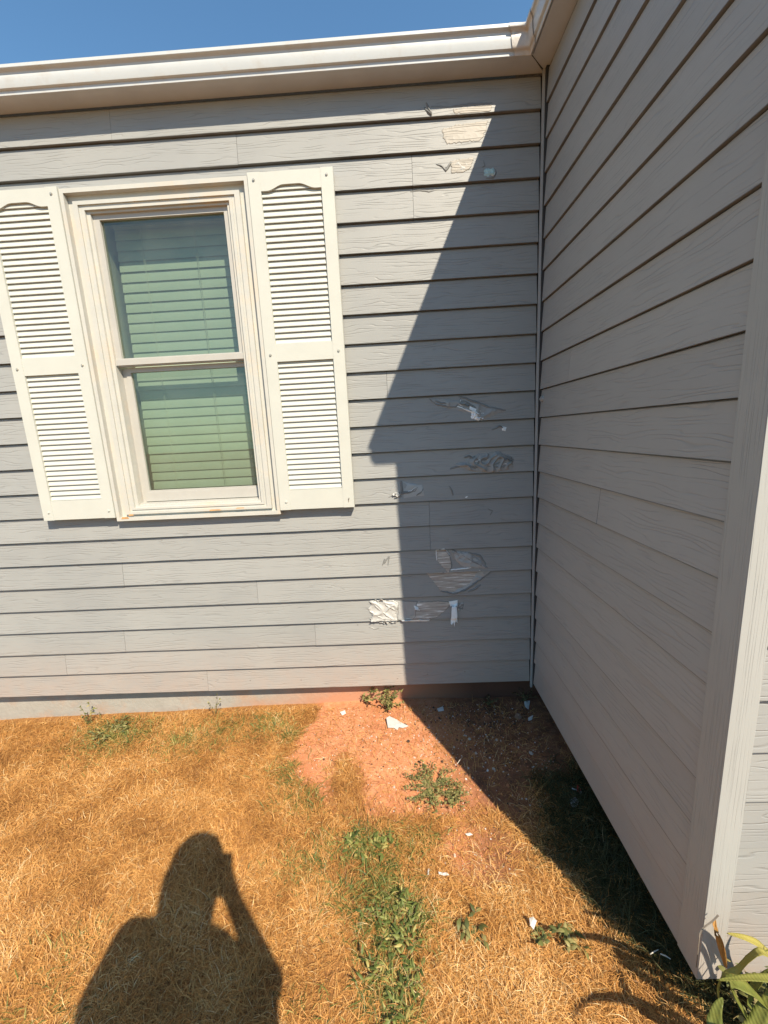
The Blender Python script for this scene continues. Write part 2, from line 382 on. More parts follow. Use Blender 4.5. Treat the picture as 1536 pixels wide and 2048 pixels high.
# caulk / inside corner bead
bd = MB(); zz = [-.03 + i * (TOPZ + .03) / 40 for i in range(41)]
for i in range(40):
    j0 = .0008 * noise.noise(Vector((zz[i] * 3, 0, 0)))
    bd.box(-.0105 + j0, -.0015 + j0, -.0125, -.002, zz[i], zz[i + 1], skip='')
o = bd.build('corner_bead', M_BEAD, house); tag(o, 'thin grey vertical strip in the inside corner')
fl = MB(); fl.quad([(-5.2, .002, .001), (.02, .002, .001), (.02, .07, .001), (-5.2, .07, .001)]); fl.quad([(.002, L(-9.6), .0015), (.002, 0, .0015), (.18, 0, .0015), (.18, L(-9.6), .0015)]); fl.build('sill_plate', M_DARK, house)
cb = MB(); cb.box(-.001, .012, -.026, .012, -.01, TOPZ); cb.build('corner_backing', M_DARK, house)
# foundation
fo = MB(); fo.box(-5.2, .4, .060, .16, -.6, .02); fo.box(.16, .24, L(-9.2), .059, -.6, .02); fo.box(.05, 3.6, L(-9.60), L(-9.40), -.6, -.003)
o = fo.build('foundation', M_FOUND, house); tag(o, 'cream painted concrete foundation strip stained with red mud')
# soffits
sf = MB(); d = L(.62)
def soff(mb):
    zt = L(22.04)
    mb.quad([(-5.2, .012, zt), (0, .012, zt), (-d, -d, zt), (-5.2, -d, zt)])
    mb.quad([(.012, .012, zt), (.012, L(-10.16), zt), (-d, L(-10.16), zt), (-d, -d, zt)])
    mb.quad([(.012, L(-9.6), zt - .0005), (.012, L(-10.16), zt - .0005), (3.7, L(-10.16), zt - .0005), (3.7, L(-9.6), zt - .0005)])
soff(sf); o = sf.build('soffit', M_SOF, house); tag(o, 'beige soffit boards under both eaves')
sq = MB(); sq.quad([(-.001, .004, L(22.034)), (.0035, .004, L(22.034)), (-d + .002, -d, L(22.034)), (-d - .002, -d, L(22.034))]); sq.build('soffit_joint', M_DARK, house)
# gutters: profile (distance from wall, z) in laps
prof = [(.70, 22.06), (.70, 21.98), (.71, 21.955), (.725, 21.955), (.735, 21.965), (.74, 22.075), (.775, 22.085), (.815, 22.105), (.83, 22.16), (.85, 22.27), (.862, 22.36), (.858, 22.41), (.85, 22.445), (.86, 22.485), (.89, 22.515), (.935, 22.535), (.955, 22.54), (.962, 22.55), (.962, 22.635), (.945, 22.65), (.91, 22.645), (.89, 22.60), (.66, 22.45)]
prof = [(d_ - .08, z_ + .0625) for d_, z_ in prof]
def gut(ax):
    mb = MB(); st = []
    a_end = L(-42) if ax == 'x' else L(-10.16)
    n = 44 if ax == 'x' else 12
    for i in range(n + 1):
        row = []
        for d_, z_ in prof:
            dd = d_ * E; a0_ = -dd; t = i / n; a = a0_ + (a_end - a0_) * t
            sag = .0012 * noise.noise(Vector((a * 1.3, d_, 0)))
            row.append((a, -dd + sag * .6, z_ * E + sag) if ax == 'x' else (-dd + sag * .6, a, z_ * E + sag))
        st.append(row)
    for i in range(n):
        for j in range(len(prof) - 1):
            q = [st[i][j], st[i + 1][j], st[i + 1][j + 1], st[i][j + 1]]
            mb.quad(q)
    mb.quad(st[-1])
    return mb
o = gut('x').build('gutter', M_GUT, house, smooth=True, merge=.0001); tag(o, 'sunlit white ogee gutter along the back eave')
o.data.set_sharp_from_angle(angle=R(14))
o = gut('y').build('gutter', M_GUT, house, smooth=True, merge=.0001); tag(o, 'shaded white gutter on the wing eave')
o.data.set_sharp_from_angle(angle=R(14))
# sealed mitre box in the gutter corner
mc = MB(); ofs = .0035
rowsx = []; rowsy = []
for d_, z_ in prof[:20]:
    dd = d_ * E + ofs
    wob = .002 * noise.noise(Vector((z_ * 9, d_ * 9, 2)))
    rowsx.append([(-dd - .062 + wob * 1.5, -dd, z_ * E - ofs * .6 + .0004), (-dd - .03, -dd - .0015 + wob, z_ * E - ofs + wob), (-dd, -dd, z_ * E - ofs)])
    rowsy.append([(-dd, -dd - .05 + wob, z_ * E - ofs * .6 + .0004), (-dd - .0015 + wob, -dd - .025, z_ * E - ofs - wob), (-dd, -dd, z_ * E - ofs)])
for rows in (rowsx, rowsy):
    for j in range(len(rows) - 1):
        for c in range(2): mc.quad([rows[j][c], rows[j][c + 1], rows[j + 1][c + 1], rows[j + 1][c]])
M_MITRE = plain('mitre_sealant', (.52, .50, .47), .4, .1, 30, .0014, .5, 0, 40, (.36, .31, .27), 16)
o = mc.build('gutter_mitre', M_MITRE, house, smooth=True, merge=.0001); tag(o, 'caulked corner piece joining the two gutters')
# drip edges + roofs
rf = MB()
zg = L(22.50); sl_ = .42
rf.box(-5.2, -.08, L(-.60), L(-.58), L(22.045), L(22.5)); rf.box(L(-.60), L(-.58), L(-10.16), -.08, L(22.04), L(22.5))
rf.build('fascia', M_GUT, house)
rr_ = MB()
for a in range(12):
    y0, y1 = -.09 + a * .3, -.09 + (a + 1) * .3 + .02; z0_, z1_ = zg + (y0 + .09) * sl_ + .004, zg + (y1 + .09) * sl_ - .004
    rr_.quad([(-5.3, y0, z0_), (3.7, y0, z0_), (3.7, y1, z1_), (-5.3, y1, z1_)]); rr_.quad([(-5.3, y0, z0_ - .006), (3.7, y0, z0_ - .006), (3.7, y0, z0_), (-5.3, y0, z0_)])
o = rr_.build('roof', M_SHING, house); tag(o, 'main roof slope of dark shingles')
rw = MB()
for a in range(7):
    x0_, x1_ = -.09 + a * .28, -.09 + (a + 1) * .28; z0_, z1_ = zg + (x0_ + .09) * sl_ + .005, zg + (x1_ + .09) * sl_ - .002
    rw.quad([(x0_, L(-10.16), z0_), (x1_, L(-10.16), z1_), (x1_, 1.9, z1_), (x0_, 1.9, z0_)]); rw.quad([(x0_, L(-10.16), z0_ - .006), (x0_, L(-10.16), z0_), (x0_, 1.9, z0_), (x0_, 1.9, z0_ - .006)])
    X0, X1 = 3.83 - x0_ - .18, 3.83 - x1_ - .18
    rw.quad([(X0, L(-10.16), z0_), (X0, 1.9, z0_), (X1, 1.9, z1_), (X1, L(-10.16), z1_)])
o = rw.build('roof', M_SHING, house); tag(o, 'wing roof of dark shingles')

# ------------------------------------------------------------------ window
win = empty('window', (L(-13.3), 0, L(13.6)), house)
def ring(mb, o_, i_, yf, yb):
    (ax0, ax1, az0, az1), (bx0, bx1, bz0, bz1) = o_, i_
    mb.box(L(ax0), L(bx0), yf, yb, L(az0), L(az1)); mb.box(L(bx1), L(ax1), yf, yb, L(az0), L(az1))
    mb.box(L(bx0), L(bx1), yf, yb, L(az0), L(bz0)); mb.box(L(bx0), L(bx1), yf, yb, L(bz1), L(az1))
cs = MB()
r0 = (-16.60, -10.02, 7.79, 19.52); r1 = (-16.47, -10.15, 7.93, 19.38); r2 = (-16.24, -10.37, 8.03, 19.15); r3 = (-16.08, -10.55, 8.12, 19.03)
r4 = (-15.98, -10.66, 8.20, 18.95); r5 = (-15.88, -10.76, 8.28, 18.87); r6 = (-15.75, -10.87, 8.37, 18.79)
ring(cs, r0, r1, -.030, .010); ring(cs, r1, r2, -.0045, .012)
o = cs.build('casing', M_CASE, win, bevel=.0012); tag(o, 'cream outer wood casing')
fm = MB(); ring(fm, r2, r3, -.021, .05); ring(fm, r3, r4, -.014, .05); ring(fm, r4, r5, -.0175, .05); ring(fm, r5, r6, -.006, .16)
fm.build('window_frame', M_CASE, win, bevel=.001)
us = MB(); ring(us, (-15.75, -10.87, 13.66, 18.79), (-15.52, -11.05, 13.95, 18.62), .006, .03)
us.box(L(-15.75), L(-10.87), -.001, .006, L(13.70), L(13.90))
o = us.build('sash', M_SASH, win, bevel=.001); tag(o, 'upper sash with the projecting meeting rail')
lw = MB(); ring(lw, (-15.60, -10.87, 8.45, 13.64), (-15.42, -10.98, 8.90, 13.47), .036, .055)
lw.box(L(-15.60), L(-10.87), .033, .036, L(8.46), L(8.82)); lw.box(L(-15.75), L(-15.61), .04, .06, L(8.37), L(13.6)); lw.box(L(-15.75), L(-10.87), .012, .06, L(8.37), L(8.43))
o = lw.build('sash', M_SASH, win, bevel=.001); tag(o, 'recessed lower sash')
g1 = MB(); g1.quad([(L(-15.53), .02, L(13.9)), (L(-11.04), .02, L(13.9)), (L(-11.04), .02, L(18.63)), (L(-15.53), .02, L(18.63))]); o = g1.build('glass_pane', M_GLASS, win); tag(o, 'upper pane reflecting blue sky')
g2 = MB(); g2.quad([(L(-15.43), .046, L(8.85)), (L(-10.97), .046, L(8.85)), (L(-10.97), .046, L(13.5)), (L(-15.43), .046, L(13.5))]); o = g2.build('glass_pane', M_GLASS, win); tag(o, 'lower pane')
bl = MB(); yb = .125; pitch = .0455
z = L(18.9); i = 0
while z > L(8.3):
    t_ = R(80) + R(random.uniform(-1.5, 1.5)); hw = .0255; dy, dz = math.cos(t_) * hw, math.sin(t_) * hw
    zo = random.uniform(-.0006, .0006)
    pr = None
    for s in range(5):
        q = -1 + s * .5; cv = .0022 * (1 - q * q)
        yy = yb + q * dy - cv * math.sin(t_); zc = z + q * dz + zo + cv * math.cos(t_)
        c_ = ((L(-15.62), yy, zc), (L(-10.95), yy, zc))
        if pr: bl.quad([pr[0], pr[1], c_[1], c_[0]])
        pr = c_
    z -= pitch
o = bl.build('blind', M_BLIND, win, smooth=True, merge=.00005); tag(o, 'closed horizontal white blind slats')
cd = MB()
for xx in (-14.55, -12.55): cd.tube([(L(xx), yb - .016, L(8.4)), (L(xx), yb - .0165, L(13)), (L(xx) + .0008, yb - .016, L(18.7))], .0009, 5)
for xx in (-14.6, -12.5): cd.tube([(L(xx), yb - .014, L(8.4)), (L(xx), yb - .014, L(18.7))], .0006, 4)
cd.build('blind_cord', M_CORD, win)
ro = MB(); X0, X1, Z0, Z1 = L(-15.9), L(-10.7), L(8.2), L(18.95)
ro.quad([(X0, .9, Z0), (X1, .9, Z0), (X1, .9, Z1), (X0, .9, Z1)]); ro.quad([(X0, .15, Z0), (X0, .9, Z0), (X0, .9, Z1), (X0, .15, Z1)]); ro.quad([(X1, .9, Z0), (X1, .15, Z0), (X1, .15, Z1), (X1, .9, Z1)])
ro.quad([(X0, .15, Z1), (X0, .9, Z1), (X1, .9, Z1), (X1, .15, Z1)]); ro.quad([(X0, .9, Z0), (X0, .15, Z0), (X1, .15, Z0), (X1, .9, Z0)])
ro.build('room', M_ROOM, win)
st = MB()
for (u, v, w2, h2) in ((250, 1036, 9, 2.6), (262, 1030, 6, 2), (430, 1020, 14, 1.6), (480, 1016, 10, 1.4)):
    p = onY(u, v, -.0312); st = MB(); st.quad([(p.x - w2 * .0022, -.0312, p.z - h2 * .002), (p.x + w2 * .0022, -.0312, p.z - h2 * .0016), (p.x + w2 * .0018, -.0312, p.z + h2 * .0018), (p.x - w2 * .0015, -.0312, p.z + h2 * .002)]); st.build('rust_stain', M_SILLST, win)
# ------------------------------------------------------------------ shutters
def shutter(x0, x1, label):
    sh = empty('shutter', (L((x0 + x1) / 2), 0, L(13.75)), house); tag(sh, label)
    zb, zt = L(7.95), L(19.58); yf = -.036; a, b = L(x0), L(x1); sw = L(.42)
    f = MB()
    f.box(a, a + sw, yf, -.004, zb, zt); f.box(b - sw, b, yf, -.004, zb, zt)
    f.box(a + sw, b - sw, yf + .0015, -.006, zb + .001, L(8.72)); f.box(a + sw, b - sw, yf + .0015, -.006, L(13.47), L(14.07))
    f.build('stile_frame', M_SHUT, sh, bevel=.0012)
    t = MB(); n = 26; cx = (a + b) / 2; hw = (b - a) / 2 - sw; lo = []
    for i in range(n + 1):
        q = -1 + 2 * i / n; r = abs(q)
        zz_ = L(19.0) + L(.17) * (smooth((.80 - r) / .55)) - (L(.04) if .8 < r < .82 else 0)
        lo.append((cx + q * hw, zz_))
    for i in range(n):
        (xa, za), (xb, zb_) = lo[i], lo[i + 1]
        t.quad([(xa, yf + .0015, za), (xb, yf + .0015, zb_), (xb, yf + .0015, zt - .001), (xa, yf + .0015, zt - .001)])
        t.quad([(xa, -.012, za), (xb, -.012, zb_), (xb, yf + .0015, zb_), (xa, yf + .0015, za)])
    t.box(a + sw, b - sw, yf + .004, -.008, zt - .003, zt - .0015)
    t.build('arched_rail', M_SHUT, sh)
    for (z0_, z1_, nn, lab) in ((14.07, 19.22, 26, 'upper louvre panel'), (8.72, 13.47, 24, 'lower louvre panel')):
        lm = MB(); ph = L(z1_ - z0_) / nn
        for i in range(nn):
            za = L(z0_) + i * ph; zc = za + ph
            f0, f1 = yf + .0075, yf + .0165      # bottom edge forward, top edge back
            lm.quad([(a + sw, f0, za + .004), (b - sw, f0, za + .004), (b - sw, f1, zc + .002), (a + sw, f1, zc + .002)])
            lm.quad([(a + sw, f1, za + .0025), (b - sw, f1, za + .0025), (b - sw, f0 + .0004, za + .0012), (a + sw, f0 + .0004, za + .0012)])
            lm.quad([(a + sw, f0 + .0004, za + .0012), (b - sw, f0 + .0004, za + .0012), (b - sw, f0, za + .004), (a + sw, f0, za + .004)])
        o = lm.build('louvre_panel', M_SHUT, sh); tag(o, lab)
    for (xx, zz_) in ((x0 + .2, 19.34), (x1 - .22, 19.36), (x0 + .2, 13.71), (x1 - .21, 13.73), (x0 + .26, 8.27), (x1 - .2, 8.24)):
        s = MB(); c = (L(xx), yf, L(zz_))
        if xx > -7.6 and zz_ < 9:   # missing screw replaced by a bent nail
            s.tube([(c[0] - .002, yf - .0015, c[2] - .009), (c[0], yf - .003, c[2]), (c[0] + .002, yf - .006, c[2] + .01)], .0014, 6)
            s.tube([(c[0] + .002, yf - .006, c[2] + .009), (c[0] + .0022, yf - .0065, c[2] + .0115)], .0028, 8)
            s.build('nail', M_SCREW, sh); continue
        s.tube([(c[0], yf + .001, c[2]), (c[0], yf - .0016, c[2])], [.0068, .0062], 14); s.tube([(c[0], yf - .0016, c[2]), (c[0], yf - .0048, c[2])], [.0045, .0036], 6)
        s.build('screw', M_SCREW if zz_ > 9 else M_SHUT, sh)
    return sh
shutter(-10.0, -7.09, 'right cream louvred shutter')
shutter(-19.52, -16.62, 'left cream louvred shutter running off frame')

# ------------------------------------------------------------------ peeling and wrinkled paint on the back wall
def face_y(z): k = math.floor(z / E); return (z / E - k) * .0135
def inpoly(x, z, P):
    c = False; j = len(P) - 1
    for i in range(len(P)):
        if (P[i][1] > z) != (P[j][1] > z) and x < (P[j][0] - P[i][0]) * (z - P[i][1]) / (P[j][1] - P[i][1]) + P[i][0]: c = not c
        j = i
    return c
def edged(x, z, P):
    best = 9
    for i in range(len(P)):
        ax, az = P[i - 1]; bx, bz = P[i]; dx, dz_ = bx - ax, bz - az; L2 = dx * dx + dz_ * dz_ or 1e-9
        t = max(0, min(1, ((x - ax) * dx + (z - az) * dz_) / L2)); best = min(best, math.hypot(x - ax - t * dx, z - az - t * dz_))
    return best
def patch(name, pts, mat, label=None, h=.004, off=.0007, step=.003, jag=.003, freq=26, taper=.012, st=1.0, ridge=True, sd=0, parent=house):
    P = [(q.x, q.z) for q in (onY(u, v) for u, v in pts)]
    x0, x1 = min(p[0] for p in P), max(p[0] for p in P); z0, z1 = min(p[1] for p in P), max(p[1] for p in P)
    nx_, nz_ = int((x1 - x0) / step) + 3, int((z1 - z0) / step) + 3
    idx = {}; Vv = []; Ff = []
    def vert(i, j):
        if (i, j) in idx: return idx[(i, j)]
        x = x0 + (i - 1) * step; z = z0 + (j - 1) * step
        inside = inpoly(x, z, P); dd = edged(x, z, P) if inside else 0
        e = smooth(dd / taper)
        nv = noise.noise(Vector((x * freq * st, z * freq, sd))); n2 = noise.noise(Vector((x * freq * 2.3, z * freq * 2.3, sd + 5)))
        hh = (1 - abs(nv) * 2.2) if ridge else (.6 + .6 * nv)
        hh = max(0, hh) ** 2.5 + .25 * abs(n2)
        idx[(i, j)] = len(Vv); Vv.append((x, face_y(z) - off - h * e * hh, z)); return idx[(i, j)]
    for j in range(nz_):
        for i in range(nx_):
            cx = x0 + (i - .5) * step; cz = z0 + (j - .5) * step
            jx = jag * noise.noise(Vector((cx * 90, cz * 90, sd + 1))); jz = jag * noise.noise(Vector((cx * 90, cz * 90, sd + 2)))
            if inpoly(cx + jx, cz + jz, P): Ff.append((vert(i, j), vert(i + 1, j), vert(i + 1, j + 1), vert(i, j + 1)))
    if not Ff: return
    me = bpy.data.meshes.new(name); me.from_pydata(Vv, [], Ff); me.materials.append(mat)
    if mat is not M_CURL: me.polygons.foreach_set('use_smooth', [True] * len(Ff))
    uvl = me.uv_layers.new(name='UVMap'); lv_ = np.zeros(len(me.loops), np.int32); me.loops.foreach_get('vertex_index', lv_); VV = np.array(Vv)
    uvl.data.foreach_set('uv', VV[lv_][:, [0, 2]].astype(np.float32).ravel())
    o = bpy.data.objects.new(name, me); link(o); setp(o, parent)
    sm = o.modifiers.new('t', 'SOLIDIFY'); sm.thickness = .0005
    if label: tag(o, label)
    if name == 'bare_patch': LIPS.append(pts)
    return o
LIPS = []
M_TAN = siding_material('exposed_sun_tan', (.345, .318, .275), (.32, .298, .262), 1.5, rings=80)  # exposed tan boards, with sun warmth put into the colour
def ridge_line(name, pts, hgt=.003, wid=.005, mat=None, label=None):
    """a raised wrinkle of loose paint film following a polyline"""
    hgt *= 1.45; wid *= 1.1
    mb = MB(); P = [onY(u, v) for u, v in pts]; pts2 = []
    for a, b in zip(P, P[1:]):
        n = max(2, int((b - a).length / .006))
        for i in range(n): pts2.append(a.lerp(b, i / n))
    pts2.append(P[-1]); N = len(pts2); prev = None
    for i, p in enumerate(pts2):
        t = pts2[min(i + 1, N - 1)] - pts2[max(i - 1, 0)]; nrm = Vector((-t.z, 0, t.x)).normalized()
        e = math.sin(math.pi * (i + .3) / (N - .4)) ** .5 if 0 < i < N - 1 else 0
        h_ = hgt * e * (.6 + .6 * abs(noise.noise(p * 60))); w_ = wid * (.5 + .6 * e)
        j = .0025 * noise.noise(p * 80); row = []
        for s, hh in ((-1, 0), (-.35, .7), (0, 1), (.35, .55), (1, 0)):
            q = p + nrm * (w_ * s + j); row.append((q.x, face_y(q.z) - .0004 - h_ * hh, q.z))
        if prev:
            for c in range(4): mb.quad([prev[c], row[c], row[c + 1], prev[c + 1]])
        prev = row
    o = mb.build(name, mat or M_FILM, house, smooth=True, merge=.00003)
    if label: tag(o, label)
def curl(pts, u0, turn, rad, mat, label=None, jag=.10, seed=0, off=.0012):
    """a torn flake still held along its first edge: photo quad a,b (held edge) to c,d (free edge), rolling away from the wall"""
    a_, b_, c_, d_ = [onY(u, v) for u, v in pts]; N, Mn = 12, 10; V = []; Fq = []
    ln = ((d_ - a_).length + (c_ - b_).length) / 2
    for j in range(N + 1):
        t = j / N; al = t * turn
        flat = u0; tt = min(t, flat); cur = max(0, t - flat) / max(1e-6, 1 - flat)
        ang = cur * turn; run = flat * ln + (rad * math.sin(ang)); lift = rad * (1 - math.cos(ang))
        if t <= flat: run = t * ln; lift = 0
        for i in range(Mn + 1):
            q = i / Mn; p = a_.lerp(b_, q); dr = (d_ - a_).lerp(c_ - b_, q).normalized()
            e = 1 + (jag * 2.2 * noise.noise(Vector((q * 5.3, seed, 1))) if j == N else 0)
            rw = run * e * (1 + jag * noise.noise(Vector((q * 3, seed, 4))))
            side = (q - .5) * jag * .25 * noise.noise(Vector((t * 4, seed, q * 2))) * 2
            pos = p + dr * rw + (b_ - a_) * side
            V.append((pos.x, face_y(p.z if t < .2 else pos.z) - off - lift - .0022 * abs(noise.noise(Vector((q * 4, t * 4, seed)))), pos.z))
    for j in range(N):
        for i in range(Mn):
            Fq.append((j * (Mn + 1) + i, j * (Mn + 1) + i + 1, (j + 1) * (Mn + 1) + i + 1, (j + 1) * (Mn + 1) + i))
    me = bpy.data.meshes.new('paint_flake'); me.from_pydata(V, [], Fq); me.materials.append(mat); me.polygons.foreach_set('use_smooth', [True] * len(Fq)); me.set_sharp_from_angle(angle=R(25))
    o = link(bpy.data.objects.new('paint_flake', me)); setp(o, house); md = o.modifiers.new('t', 'SOLIDIFY'); md.thickness = .0006
    if label: tag(o, label)
M_PFILM = siding_material('loose_paint_film', PAINT, PAINT, 0.0); M_PFILM.node_tree.nodes['Principled BSDF'].inputs['Roughness'].default_value = .42
F_ = M_PFILM
# course 21-19, near the top
ridge_line('paint_crack', [(853, 203), (857, 216), (863, 229), (856, 224), (848, 214)], .006, .005, F_, 'lifted crack high under the eave')
ridge_line('paint_wrinkle', [(862, 212), (900, 213), (940, 207), (985, 205)], .002, .004, F_)
ridge_line('paint_wrinkle', [(872, 325), (885, 331), (892, 340), (903, 322), (897, 332), (888, 335)], .005, .005, F_, 'branching lifted wrinkle beside the blue chip')
patch('paint_blister', [(898, 318), (950, 310), (944, 335), (925, 347), (899, 345)], F_, None, .0018, .0004, .003, .003, 40, .02, .7, True, 4)
ridge_line('paint_wrinkle', [(820, 380), (840, 377), (858, 380), (872, 376)], .0025, .004, F_)
patch('bare_patch', [(967, 341), (973, 335), (980, 337), (986, 334), (990, 341), (989, 350), (981, 349), (975, 353), (968, 347)], M_TEAL, 'small pale blue chip showing primer', .003, .001, .002, .006, 60, .004, 1, True, 5)
ridge_line('paint_wrinkle', [(967, 318), (970, 330), (964, 334)], .003, .003, F_)
ridge_line('paint_wrinkle', [(990, 335), (992, 345), (986, 356), (970, 357)], .004, .004, F_)
patch('tan_sun_patch', [(884, 256), (912, 247), (944, 243), (976, 238), (972, 258), (962, 280), (925, 284), (893, 288), (887, 275)], M_TAN, 'exposed tan area with painted sun warmth on the second sunlit board', .0003, .0007, .003, .005, 40, .01, 1, True, 61)
patch('tan_sun_patch', [(905, 218), (940, 212), (986, 207), (982, 222), (950, 227), (908, 229)], M_TAN, None, .0003, .0007, .003, .005, 40, .01, 1, True, 62)
patch('tan_sun_patch', [(902, 320), (925, 315), (948, 313), (943, 332), (930, 344), (903, 345)], M_TAN, None, .0003, .0016, .003, .005, 40, .01, 1, True, 63)
# course 11-10
patch('paint_blister', [(858, 795), (915, 800), (960, 805), (1012, 820), (965, 842), (920, 822), (870, 810)], F_, 'long sagging wrinkle in the shade above two laps', .006, .0004, .003, .004, 24, .018, .6, True, 11)
ridge_line('paint_wrinkle', [(858, 797), (872, 808), (890, 812), (912, 814), (920, 803), (924, 792)], .004, .004, F_)
ridge_line('paint_wrinkle', [(918, 792), (950, 803), (980, 815), (1012, 821)], .004, .005, F_)
ridge_line('paint_flake', [(912, 812), (925, 816), (940, 822), (952, 828), (960, 836)], .005, .0035, M_CURL, 'thin broken white flakes on the sagging wrinkle')
patch('paint_flake', [(944, 820), (966, 826), (958, 842), (942, 836)], M_CURL, None, .006, .001, .0025, .004, 70, .006, 1, True, 12)
ridge_line('paint_wrinkle', [(984, 860), (1000, 852), (1010, 857)], .004, .004, F_); patch('paint_flake', [(1004, 853), (1014, 854), (1012, 862), (1005, 861)], M_CURL, None, .003, .001, .002, .001, 70, .004)
curl([(918, 800), (940, 806), (938, 815), (920, 811)], .3, 1.5, .008, F_, None, .3, 21)
curl([(940, 812), (962, 822), (956, 832), (938, 822)], .3, 1.6, .009, M_CURL, 'lifted pale flake under the sagging wrinkle', .3, 22)
curl([(957, 826), (968, 826), (966, 842), (954, 840)], .5, 1.2, .010, M_CURL, None, .3, 23)
ridge_line('paint_wrinkle', [(866, 800), (885, 806), (905, 806)], .003, .004, F_); ridge_line('paint_wrinkle', [(926, 800), (945, 812), (958, 818)], .004, .004, F_); ridge_line('torn_edge', [(922, 795), (919, 808), (928, 814)], .003, .0025, M_CURL)
# course 9
patch('paint_blister', [(905, 930), (935, 920), (960, 908), (1000, 903), (1028, 916), (1026, 936), (985, 946), (940, 942)], F_, 'large puckered blister of loose paint in the shade', .012, .0004, .003, .005, 30, .014, .8, True, 21)
ridge_line('paint_wrinkle', [(900, 938), (925, 930), (950, 934), (962, 920), (985, 914), (1015, 918), (1026, 930)], .005, .006, F_)
ridge_line('paint_wrinkle', [(940, 936), (975, 932), (1005, 935), (1026, 922)], .004, .005, F_)
for k in range(7):
    u0 = 925 + k * 14 + random.uniform(-4, 4); v0 = 912 + random.uniform(-4, 18)
    ridge_line('paint_wrinkle', [(u0, v0), (u0 + 10, v0 - random.uniform(-6, 6)), (u0 + 22, v0 + random.uniform(-4, 8))], .004, .004, F_)
curl([(1004, 908), (1024, 914), (1026, 928), (1006, 924)], .3, 1.3, .012, F_, 'lifted end of the puckered blister', .3, 24)
ridge_line('torn_edge', [(1006, 926), (1018, 930), (1027, 922)], .003, .002, M_CURL); ridge_line('torn_edge', [(940, 926), (955, 922), (968, 914)], .003, .002, M_CURL)
# course 8
patch('paint_blister', [(806, 964), (846, 970), (850, 992), (806, 998)], M_FILM, 'smooth grainless patch of thick paint by the shadow edge', .004, .0005, .003, .004, 22, .01, .8, False, 33)
curl([(792, 984), (802, 988), (790, 999), (775, 994)], .3, 1.4, .009, M_CURLS, None, .3, 26, .003)
ridge_line('paint_crack', [(803, 962), (804, 975), (802, 988), (822, 984), (834, 974)], .007, .0045, F_)
ridge_line('torn_edge', [(806, 985), (822, 982), (834, 972)], .004, .0022, M_CURL)
curl([(800, 984), (803, 994), (780, 997), (776, 990)], .3, 1.3, .010, F_, 'curled edge of the cracked blister', .3, 25)
patch('paint_blister', [(790, 962), (845, 968), (846, 985), (800, 994), (776, 992)], F_, 'cracked blister on the shadow edge beside the shutter', .003, .0004, .003, .003, 30, .012, .8, False, 31)
ridge_line('paint_crack', [(776, 995), (790, 990), (803, 987), (802, 963), (805, 984), (830, 983), (837, 972)], .006, .004, F_)
ridge_line('paint_wrinkle', [(832, 992), (842, 984), (847, 978)], .004, .004, F_)
ridge_line('paint_wrinkle', [(898, 972), (904, 982), (906, 992)], .004, .004, F_); ridge_line('paint_wrinkle', [(930, 995), (936, 993)], .003, .003, M_CURL)
ridge_line('paint_wrinkle', [(975, 1018), (985, 1022), (980, 1032)], .002, .003, F_)
# course 5
patch('bare_patch', [(874, 1103), (890, 1099), (900, 1112), (903, 1130), (898, 1145), (886, 1135), (875, 1122)], M_WOOD, 'oval of bare weathered board above the half round one', .0003, .0006, .003, .003, 40, .01, 1, True, 41)
patch('paint_blister', [(900, 1100), (935, 1106), (968, 1125), (975, 1137), (930, 1130), (905, 1118)], F_, None, .0045, .0004, .003, .004, 40, .01, .6, True, 42)
ridge_line('paint_wrinkle', [(903, 1100), (930, 1114), (955, 1128), (975, 1136)], .005, .005, F_, 'long diagonal fold of loose paint')
ridge_line('paint_wrinkle', [(935, 1106), (960, 1112), (972, 1130)], .004, .005, F_)
ridge_line('paint_wrinkle', [(764, 1132), (770, 1118), (768, 1128), (779, 1112), (776, 1132)], .003, .003, F_)
# course 4
patch('bare_patch', [(853, 1146), (962, 1141), (958, 1150), (942, 1168), (920, 1180), (900, 1186), (880, 1180), (866, 1162)], M_WOOD, 'half round bare weathered board', .0003, .0006, .003, .003, 40, .01, 1, True, 44)
ridge_line('paint_wrinkle', [(880, 1182), (905, 1188), (930, 1180), (955, 1164), (985, 1143)], .007, .005, F_, 'raised fold along the half round bare patch')
ridge_line('paint_wrinkle', [(936, 1184), (950, 1178), (962, 1170)], .004, .005, F_)
ridge_line('paint_flake', [(900, 1140), (925, 1138), (945, 1135)], .004, .003, M_CURL)
patch('paint_blister', [(906, 1102), (938, 1106), (976, 1137), (930, 1136), (912, 1122)], M_FILM, 'loose grainless flap of paint pointing right', .004, .0012, .003, .003, 26, .01, .6, True, 45)
patch('paint_blister', [(958, 1143), (987, 1142), (950, 1170), (918, 1187), (900, 1187), (940, 1168)], M_FILM, None, .004, .0012, .003, .003, 26, .01, .6, True, 46)
# course 3
patch('bare_patch', [(796, 1204), (835, 1204), (830, 1232), (822, 1243), (795, 1240)], M_FILM, 'smooth grey primer patch beside the crumpled flakes', .0003, .0006, .003, .003, 40, .01, 1, True, 50)
patch('bare_patch', [(833, 1206), (880, 1203), (905, 1207), (890, 1222), (872, 1236), (835, 1240), (800, 1243), (828, 1228)], M_WOOD, 'bare tan board between the crumpled flakes and the hanging curl', .0003, .0009, .003, .003, 40, .01, 1, True, 51)

